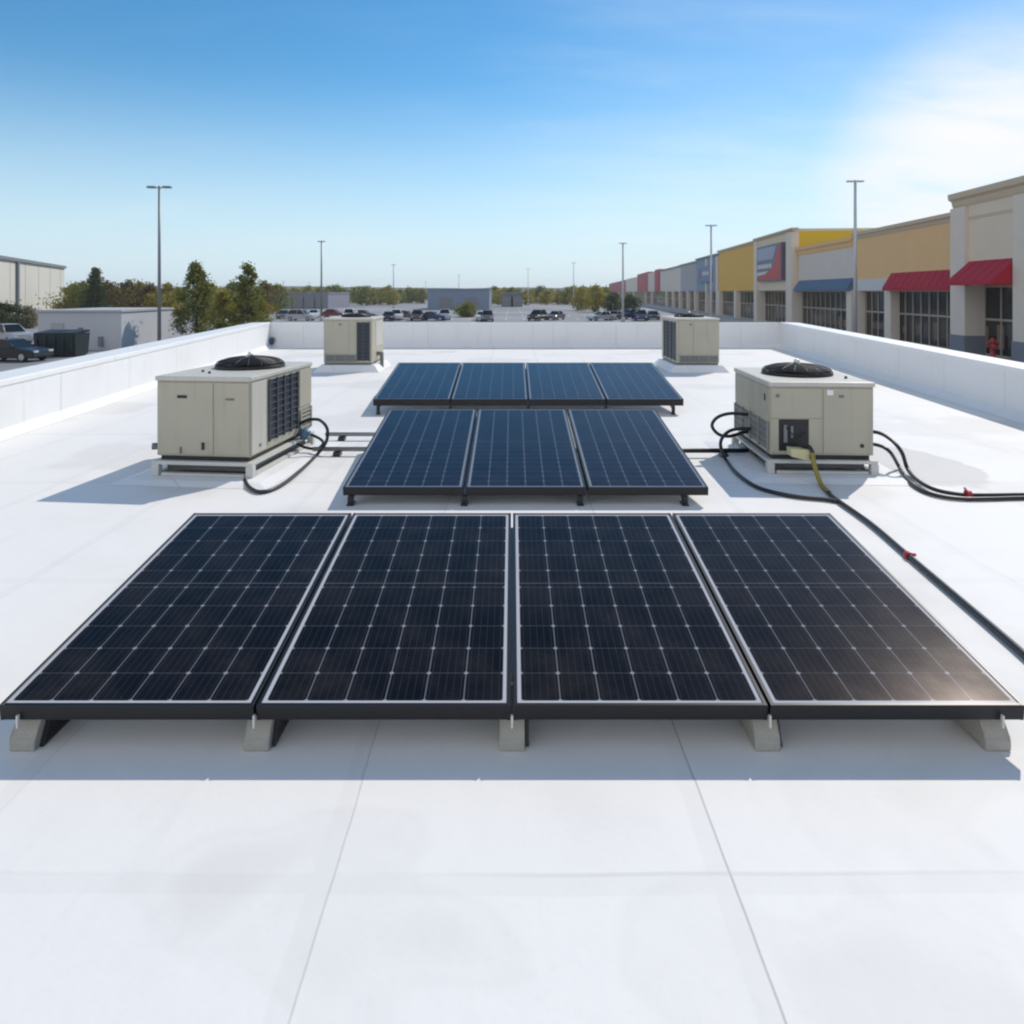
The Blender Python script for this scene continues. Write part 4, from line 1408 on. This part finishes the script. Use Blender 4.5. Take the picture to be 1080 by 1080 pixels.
M_FARB = mat('blue_grey_far_wall', (0.20, 0.25, 0.33), 0.8, var=0.05, vscale=0.1)
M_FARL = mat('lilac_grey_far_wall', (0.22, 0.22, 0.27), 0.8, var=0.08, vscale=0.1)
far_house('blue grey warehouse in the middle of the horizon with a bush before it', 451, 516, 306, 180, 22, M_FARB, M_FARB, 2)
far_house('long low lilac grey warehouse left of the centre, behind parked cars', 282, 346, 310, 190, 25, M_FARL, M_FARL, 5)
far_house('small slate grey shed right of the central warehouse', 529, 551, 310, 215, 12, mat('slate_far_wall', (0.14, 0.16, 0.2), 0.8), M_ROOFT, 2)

# ------------------------------------------------------------------ trees
L_DARK = leaf_material('olive_dark_leaves', (0.08, 0.105, 0.035), (0.29, 0.28, 0.065), 0.5)
L_OLIVE = leaf_material('olive_yellow_leaves', (0.18, 0.17, 0.03), (0.46, 0.38, 0.06), 0.5)
L_GREEN = leaf_material('mid_green_leaves', (0.11, 0.14, 0.04), (0.30, 0.30, 0.07), 0.4)
L_CONIF = leaf_material('blue_green_needles', (0.045, 0.07, 0.04), (0.13, 0.15, 0.06), 0.5)
L_RUST = leaf_material('brownish_leaves', (0.10, 0.085, 0.03), (0.24, 0.18, 0.06), 0.4)


def leaf(bm_, p, sz, rnd, up=0.3):
    d = Vector((rnd.gauss(0, 1), rnd.gauss(0, 1), rnd.gauss(0, 1) + up)).normalized()
    u_ = d.orthogonal().normalized()
    an = rnd.uniform(0, 2 * PI)
    v_ = d.cross(u_)
    u2 = u_ * math.cos(an) + v_ * math.sin(an)
    v2 = d.cross(u2)
    l_, w_ = sz * rnd.uniform(0.7, 1.4), sz * rnd.uniform(0.35, 0.6)
    vs = [bm_.verts.new(p + u2 * l_), bm_.verts.new(p + v2 * w_), bm_.verts.new(p - u2 * l_ * 0.8), bm_.verts.new(p - v2 * w_)]
    bm_.faces.new(vs)


def crown_mesh(h0, h1, rad, prof, nclump, nleaf, sz, rnd, spread=0.5, lobes=1.0):
    """crown between heights h0 and h1; prof(t) gives the relative radius at relative height t"""
    b_ = MB()
    tips = []
    for c in range(nclump):
        t = (c + rnd.random()) / nclump
        an = rnd.uniform(0, 2 * PI)
        rr = rad * prof(t) * math.sqrt(rnd.uniform(0.05, 1.0)) * (1 + 0.25 * lobes * math.sin(3 * an + t * 9))
        cp = Vector((rr * math.cos(an), rr * math.sin(an), h0 + (h1 - h0) * t))
        tips.append(cp)
        cs = spread * rnd.uniform(0.6, 1.3) * (0.55 + 0.6 * prof(t))
        for k in range(nleaf):
            q_ = cp + Vector((rnd.gauss(0, cs), rnd.gauss(0, cs), rnd.gauss(0, cs * 0.7)))
            leaf(b_.b, q_, sz, rnd)
    return b_, tips


def tree(name, label, loc, h, rad, prof, m, seed, nclump=70, nleaf=60, sz=0.13, trunk=0.13, crown0=0.18, spread=0.36, group=None, cat='tree', limbs=14):
    rnd = random.Random(seed)
    root = thing(name, label, cat, loc, 0, group)
    cb, tips = crown_mesh(h * crown0, h * 0.965, rad, prof, nclump, nleaf, sz, rnd, spread)
    tk = MB()
    lean = rnd.uniform(-0.15, 0.15)
    tk.cyl((0, 0, 0.0), (lean * 0.4, 0, h * 0.45), trunk, trunk * 0.6, 9, False)
    tk.cyl((lean * 0.4, 0, h * 0.45), (lean, 0, h * 0.9), trunk * 0.6, trunk * 0.12, 8, False)
    for tip in rnd.sample(tips, min(limbs, len(tips))):
        z = max(h * 0.12, tip.z - 0.5 * math.hypot(tip.x, tip.y) - 0.3)
        xx = lean * 0.4 * min(z / (h * 0.45), 1)
        tk.cyl((xx, 0, z), tip, trunk * 0.28, trunk * 0.06, 6, False)
    tk.build('trunk', M_BARK, root, recalc=False)
    cb.build('crown', m, root, recalc=False)
    return root


def round_p(t):
    return max(0.12, math.sin(PI * min(1, t * 0.93 + 0.1)) ** 0.8)


def ovate(t):
    return max(0.1, (1 - t) ** 0.75 * min(1.0, 0.55 + t * 2.2))


def cone_p(t):
    return max(0.06, 1 - t)


Y = 60.0
tree('bushy_tree', 'dark olive bushy tree right of the tall lamp post', ((207 - 540) / F * Y, Y, LOT), 7.1, 2.55, ovate, L_DARK, 11, 72, 90, 0.13, 0.16, 0.17, 0.30, 'trees behind the left parapet')
tree('bushy_tree', 'dark olive tree with a thin ragged top near the roof corner', ((261 - 540) / F * Y, Y, LOT), 7.0, 2.1, ovate, L_DARK, 23, 54, 84, 0.13, 0.14, 0.2, 0.28, 'trees behind the left parapet')
tree('bushy_tree', 'low yellow green tree between the two dark olive trees', ((236 - 540) / F * 66, 66, LOT), 4.6, 1.5, round_p, L_OLIVE, 31, 50, 60, 0.15, 0.1, 0.1, 0.36, 'trees behind the left parapet')
tree('bushy_tree', 'low yellow green tree at the foot of the ragged tree by the roof corner', ((272 - 540) / F * 62, 62, LOT), 4.2, 1.1, round_p, L_OLIVE, 37, 40, 60, 0.14, 0.1, 0.1, 0.32, 'trees behind the left parapet')
Y = 105.0
tree('conifer_tree', 'pointed blue green conifer between the cream warehouse and the lamp post', ((101 - 540) / F * Y, Y, LOT), 8.1, 2.1, cone_p, L_CONIF, 41, 90, 60, 0.2, 0.18, 0.08, 0.42)

# belt of trees behind the storage building: shared meshes, one thing each
rnd = random.Random(5)
protos = [tree('bushy_tree', 'x', (0, 0, 0), 6.0, 2.9, round_p, mm_, 60 + k, 46, 46, 0.26, 0.15, 0.12, 0.62, 'belt of trees behind the storage building', limbs=8) for k, mm_ in enumerate((L_OLIVE, L_GREEN, L_RUST))]
belt = [(76, 130), (88, 126), (113, 118), (124, 128), (136, 124), (148, 132), (158, 126), (176, 122), (187, 130), (224, 118), (246, 128), (278, 124), (292, 150)]
names = ['yellow olive', 'mid green', 'brownish']
spots = ['beside the cream warehouse corner', 'left of the pointed conifer', 'just right of the pointed conifer', 'right of the conifer, above the storage building', 'above the corner of the storage building',
         'a little left of the tall lamp post', 'directly behind the tall lamp post', 'right of the tall lamp post', 'behind the dark olive bushy tree', 'behind the gap between the dark olive trees', 'left behind the ragged olive tree',
         'right behind the ragged olive tree', 'at the left end of the long low warehouse']
used = set()
for i, (px, Y) in enumerate(belt):
    k = (i * 7 + i // 3) % 3
    sc = rnd.uniform(0.88, 1.08)
    lb = '%s tree of the tree belt, %s' % (names[k], spots[i])
    loc = ((px - 540) / F * Y, Y, LOT)
    if k not in used:
        used.add(k)
        o = protos[k]
        o.location, o.rotation_euler, o.scale = loc, (0, 0, rnd.uniform(0, 6)), (sc, sc, sc)
        o['label'] = lb
    else:
        dup(protos[k], loc, (0, 0, rnd.uniform(0, 6)), lb, (sc, sc, sc))

# far tree line across the middle, and trees by the last shop
protos2 = [tree('distant_tree', 'small far tree in the hazy tree line on the horizon', (0, 0, 0), 6.0, 3.0, round_p, mm_, 80 + k, 30, 30, 0.42, 0.2, 0.1, 0.75, 'far tree line', limbs=5) for k, mm_ in enumerate((L_OLIVE, L_GREEN, L_DARK))]
rnd = random.Random(9)
first = [True] * 3
px = 284.0
i = 0
while px < 640:
    Y = rnd.uniform(235, 300)
    if not (452 < px < 514):
        k = rnd.choice((0, 0, 1, 1, 2))
        sc = rnd.uniform(0.8, 1.12)
        o = protos2[k] if first[k] else dup(protos2[k])
        first[k] = False
        o.location = ((px - 540) / F * Y, Y, LOT)
        o.rotation_euler = (0, 0, rnd.uniform(0, 6))
        o.scale = (sc * rnd.uniform(0.9, 1.3), sc, sc)
    px += rnd.uniform(4.5, 9.5)
    i += 1
o = tree('bushy_tree', 'yellow green tree at the far end of the shop row', ((628 - 540) / F * 160, 160, LOT), 5.9, 3.0, round_p, L_OLIVE, 91, 50, 50, 0.26, 0.16, 0.1, 0.6, 'trees by the last shop')
dup(o, ((613 - 540) / F * 172, 172, LOT), (0, 0, 2), 'yellow green tree left of the one at the far end of the shop row', (0.9, 0.9, 0.92))
o = tree('bushy_tree', 'dark green low tree before the red last shop', ((648 - 540) / F * 150, 150, LOT), 4.3, 2.2, round_p, L_CONIF, 93, 40, 50, 0.24, 0.14, 0.1, 0.5, 'trees by the last shop')
dup(o, ((664 - 540) / F * 146, 146, LOT), (0, 0, 1.2), 'dark green low tree right of the lamp post by the red shop', (0.95, 0.95, 0.9))

# bush before the central warehouse
tree('round_bush', 'wide olive green bush before the central blue grey warehouse', ((493 - 540) / F * 128, 128, LOT), 2.4, 2.2, round_p, L_GREEN, 97, 46, 60, 0.2, 0.08, 0.08, 0.4, None, 'bush', 6)
tree('round_bush', 'dark hedge bush at the foot of the cream warehouse, left edge', (-62.6, 88, LOT), 2.9, 3.0, round_p, L_CONIF, 98, 60, 60, 0.2, 0.1, 0.05, 0.5, None, 'bush', 6)
tree('round_bush', 'pale dry bush beside the dark container, below the cream warehouse', (-59.8, 88, LOT), 2.7, 1.1, round_p, leaf_material('pale_dry_leaves', (0.3, 0.25, 0.15), (0.5, 0.44, 0.33), 0.5), 99, 40, 50, 0.15, 0.08, 0.05, 0.3, None, 'bush', 6)

# far woods below the hills: one mass
b = MB()
rnd = random.Random(3)
for i in range(5200):
    X = rnd.uniform(-620, 560)
    Yw = 520 + rnd.uniform(0, 40)
    top = 6.2 + 1.3 * noise.noise(Vector((X * 0.03, 0, 0))) + 0.9 * noise.noise(Vector((X * 0.13, 4, 0)))
    zz = LOT + top * math.sqrt(rnd.uniform(0.02, 1))
    leaf(b.b, Vector((X, Yw, zz)), 1.5, rnd)
o = b.build('far_woods', L_GREEN, recalc=False)
tag(o, 'hazy green mass of far woods along the foot of the hills', 'woods', kind='stuff')

# ------------------------------------------------------------------ parked vehicles
M_TYRE = mat('tyre_rubber', (0.015, 0.015, 0.016), 0.8)
M_RIM = mat('alloy_rim', (0.45, 0.45, 0.46), 0.35, 0.8)
M_CGLASS = mat('car_glass', (0.012, 0.014, 0.018), 0.06, spec=0.25)
M_LAMPW = mat('headlamp_clear', (0.6, 0.6, 0.6), 0.15)
M_LAMPR = mat('tail_lamp_red', (0.35, 0.01, 0.01), 0.2)
PAINT = {n_: mat('car_paint_' + n_, c_, 0.28, 0.3 if n_ in ('silver', 'grey') else 0.0) for n_, c_ in
         dict(silver=(0.42, 0.43, 0.45), grey=(0.12, 0.125, 0.135), black=(0.012, 0.012, 0.014), white=(0.66, 0.66, 0.66), blue=(0.02, 0.04, 0.11), red=(0.22, 0.02, 0.02), brown=(0.09, 0.06, 0.045)).items()}


def car(kind, paint):
    """car along +y (front at -y), wheels on z = 0"""
    suv = kind == 'suv'
    L, Wd, H = (4.6, 1.86, 1.72) if suv else (4.5, 1.78, 1.45)
    root = thing('parked_car', 'x', 'car', (0, 0, 0), 0, 'parked cars')
    zb, zw = 0.26, (0.98 if suv else 0.86)
    hl = L / 2
    if suv:
        low = [(-hl, 0.42), (-hl + 0.06, 0.86), (-hl + 0.30, 0.97), (-0.95, 1.05), (hl - 0.12, 1.05), (hl, 0.9), (hl, 0.42), (hl - 0.15, zb), (-hl + 0.15, zb)]
        cab = [(-0.98, 1.045), (-0.28, H - 0.05), (0.1, H), (hl - 0.75, H - 0.03), (hl - 0.14, 1.045)]
    else:
        low = [(-hl, 0.40), (-hl + 0.08, 0.68), (-hl + 0.4, 0.80), (-0.78, 0.92), (hl - 0.75, 0.95), (hl - 0.05, 0.90), (hl, 0.5), (hl - 0.15, zb), (-hl + 0.15, zb)]
        cab = [(-0.82, 0.915), (-0.12, H - 0.06), (0.25, H), (0.95, H - 0.05), (hl - 0.72, 0.945)]
    bd = MB()
    hw = Wd / 2
    n1 = len(low)
    secs = []
    for (xw, inset) in ((-hw, 0.05), (-hw + 0.07, 0.0), (hw - 0.07, 0.0), (hw, 0.05)):
        secs.append([bd.b.verts.new((xw, y_ * (1 - inset * 0.5), z_ - (inset * 0.6 if z_ > 0.6 else -inset * 0.4))) for y_, z_ in low])
    for A, B in zip(secs, secs[1:]):
        for k in range(n1):
            bd.b.faces.new([A[k], A[(k + 1) % n1], B[(k + 1) % n1], B[k]])
    bd.b.faces.new(secs[0][::-1])
    bd.b.faces.new(secs[-1])
    # roof skin on the cabin
    def cabring(o_):
        return [[(sgn * (hw - 0.10 - (z_ - cab[0][1]) * 0.28 + o_), y_, z_) for y_, z_ in cab] for sgn in (-1, 1)]
    Lr, Rr = cabring(0.0)
    rf = [k for k in range(1, len(cab) - 1)]
    vl = [bd.b.verts.new((p_[0], p_[1], p_[2] + 0.012)) for p_ in (Lr[k] for k in rf)]
    vr = [bd.b.verts.new((p_[0], p_[1], p_[2] + 0.012)) for p_ in (Rr[k] for k in rf)]
    vl2 = [bd.b.verts.new((p_[0], p_[1], p_[2] - 0.05)) for p_ in (Lr[k] for k in rf)]
    vr2 = [bd.b.verts.new((p_[0], p_[1], p_[2] - 0.05)) for p_ in (Rr[k] for k in rf)]
    for k in range(len(rf) - 1):
        bd.b.faces.new([vl[k], vl[k + 1], vr[k + 1], vr[k]])
        bd.b.faces.new([vl2[k], vl2[k + 1], vl[k + 1], vl[k]])
        bd.b.faces.new([vr[k], vr[k + 1], vr2[k + 1], vr2[k]])
    # pillars
    for sgn, ring in ((-1, Lr), (1, Rr)):
        for (i0, i1) in ((0, 1), (len(cab) - 1, len(cab) - 2)):
            bd.tube([ring[i0], ring[i1]], 0.045, 6, 1)
        ym = (cab[2][0] + 0.25)
        bd.tube([(sgn * (hw - 0.095), ym + 0.1, cab[0][1]), (sgn * (hw - 0.095 - (H - cab[0][1]) * 0.28), ym, H - 0.02)], 0.04, 6, 1)
    body = bd.build('body', PAINT[paint], root)
    gb = MB()
    A = [gb.b.verts.new(p_) for p_ in Lr]
    B = [gb.b.verts.new(p_) for p_ in Rr]
    for k in range(len(cab)):
        kk = (k + 1) % len(cab)
        gb.b.faces.new([A[k], A[kk], B[kk], B[k]])
    gb.b.faces.new(A[::-1])
    gb.b.faces.new(B)
    gb.build('windows', M_CGLASS, root)
    for sy in (-1, 1):
        for sx in (-1, 1):
            yy = sy * (hl - 0.85)
            wh = MB().cyl((sx * (hw - 0.19), yy, 0.33), (sx * (hw + 0.012), yy, 0.33), 0.33, 0.33, 18).build('wheel', M_TYRE, root)
            MB().cyl((sx * (hw + 0.013), yy, 0.33), (sx * (hw + 0.022), yy, 0.33), 0.21, 0.20, 14).build('rim', M_RIM, wh)
    for sx in (-1, 1):
        MB().bbox(sx * (hw - 0.28) - 0.17, sx * (hw - 0.28) + 0.17, -hl - 0.005, -hl + 0.12, 0.60, 0.74, 0.02).build('headlight', M_LAMPW, root)
        MB().bbox(sx * (hw - 0.2) - 0.13, sx * (hw - 0.2) + 0.13, hl - 0.08, hl + 0.012, 0.66, 0.84, 0.02).build('tail_light', M_LAMPR, root)
        MB().bbox(sx * (hw + 0.05) - 0.08, sx * (hw + 0.05) + 0.08, -0.78, -0.66, 0.92, 1.05, 0.02).build('wing_mirror', PAINT[paint], root)
    for ch in root.children:
        if ch.name.startswith(('body', 'wing_mirror')):
            ch.material_slots[0].link = 'OBJECT'
            ch.material_slots[0].material = PAINT[paint]
    return root


sedan = car('sedan', 'silver')
suv = car('suv', 'black')
cars = [
    # px, distance, kind, heading, paint, label
    (10, 62, 'suv', 62, 'silver', 'silver car with a dark windscreen at the left edge behind a black one'),
    (14, 46.5, 'sedan', 82, 'black', 'black car at the left edge, nearest to the left parapet'),
    (-22, 54, 'sedan', 70, 'grey', 'grey car just past the left edge of the photo'),
    (238, 92, 'suv', 20, 'white', 'white car under the trees left of the roof corner'),
    (250, 95, 'sedan', 15, 'black', 'black car under the trees left of the roof corner'),
    (299, 120, 'sedan', 12, 'grey', 'dark grey car just right of the roof corner'),
    (318, 112, 'suv', 80, 'silver', 'silver car seen sideways left of the far left air conditioner'),
    (331, 124, 'sedan', 8, 'white', 'white car just left of the thick pole behind the far air conditioner'),
    (352, 128, 'sedan', 84, 'red', 'dull red car behind the far left air conditioner'),
    (368, 118, 'suv', 10, 'white', 'white car behind the fan of the far left air conditioner'),
    (384, 122, 'sedan', 86, 'brown', 'brown car right behind the far left air conditioner'),
    (410, 112, 'sedan', 6, 'black', 'black car just right of the far left air conditioner'),
    (418, 114, 'suv', 4, 'white', 'white car beside the black one right of the far left air conditioner'),
    (429, 118, 'sedan', 80, 'grey', 'grey car between the white car and the brown car'),
    (440, 112, 'suv', 4, 'brown', 'brown car left of the dark blue one'),
    (457, 112, 'sedan', 78, 'blue', 'dark blue car before the left end of the central warehouse'),
    (469, 116, 'suv', 4, 'silver', 'silver car between the dark blue car and the bush'),
    (508, 113, 'sedan', 4, 'white', 'white car right beside the olive bush'),
    (514, 109, 'suv', 0, 'grey', 'grey car at the right of the olive bush and white car'),
    (567, 112, 'suv', -22, 'black', 'black car alone on the open lot, left of a pair'),
    (586, 115, 'sedan', -24, 'grey', 'dark grey car alone on the open lot, right of a pair'),
    (634, 112, 'sedan', -66, 'silver', 'silver car parked left of the lamp post by the red shop'),
    (648, 116, 'sedan', -30, 'grey', 'grey car parked behind the silver one by the red shop'),
    (664, 118, 'suv', -60, 'blue', 'dark blue car parked just right of the lamp post by the red shop'),
    (676, 112, 'suv', -6, 'blue', 'dark blue car parked left of the far right air conditioner'),
    (689, 116, 'sedan', -6, 'black', 'black car parked behind the far right air conditioner'),
]
fs = fu = True
for (px, Y, kd, hd, pt, lb) in cars:
    if kd == 'suv':
        o = suv if fu else dup(suv)
        fu = False
    else:
        o = sedan if fs else dup(sedan)
        fs = False
    o.location = ((px - 540) / F * Y, Y, LOT + 0.004)
    o.rotation_euler = (0, 0, R(hd))
    o['label'] = lb
    for ch in o.children:
        if ch.name.startswith(('body', 'wing_mirror')):
            ch.material_slots[0].material = PAINT[pt]

# ------------------------------------------------------------------ red hydrant on the pavement before the corner shop
hp = Vector(((1047 - 540) / F * 45.4, 45.4, LOT + 0.152))
root = thing('fire_hydrant', 'tall red fire hydrant standing before the beige corner shop', 'hydrant', hp)
root.scale = (0.85, 0.85, 0.88)
M_HYD = mat('hydrant_red', (0.36, 0.035, 0.04), 0.5, var=0.1, vscale=4)
MB().lathe([(0.30, 0), (0.30, 0.08), (0.20, 0.10), (0.19, 0.95), (0.25, 0.98), (0.25, 1.06), (0.21, 1.08), (0.21, 1.28), (0.26, 1.30), (0.25, 1.36), (0.17, 1.50), (0.07, 1.58), (0.07, 1.66), (0.0, 1.66)], 22).build('barrel', M_HYD, root)
for sx in (-1, 1):
    MB().cyl((sx * 0.19, 0, 1.17), (sx * 0.38, 0, 1.17), 0.10, 0.10, 14).cyl((sx * 0.38, 0, 1.17), (sx * 0.43, 0, 1.17), 0.13, 0.11, 12).build('outlet', M_HYD, root)
MB().cyl((0, -0.19, 0.95), (0, -0.37, 0.95), 0.13, 0.13, 14).cyl((0, -0.37, 0.95), (0, -0.42, 0.95), 0.15, 0.12, 12).build('pumper_outlet', M_HYD, root)

# ------------------------------------------------------------------ thin air over the whole place
hm = bpy.data.materials.new('thin_haze')
hm.use_nodes = True
ht = hm.node_tree
ht.nodes.clear()
ho = ht.nodes.new('ShaderNodeOutputMaterial')
hv = ht.nodes.new('ShaderNodeVolumePrincipled')
hv.inputs['Color'].default_value = (0.97, 0.985, 1.0, 1)
hv.inputs['Density'].default_value = 0.0003
hv.inputs['Anisotropy'].default_value = 0.2
ht.links.new(hv.outputs[0], ho.inputs['Volume'])
b = MB()
b.box(-1520, 1520, -320, 1520, LOT - 1.5, 22.0)
o = b.build('haze', hm)
tag(o, 'thin pale daylight haze lying over the lots and far hills', 'haze', kind='stuff')
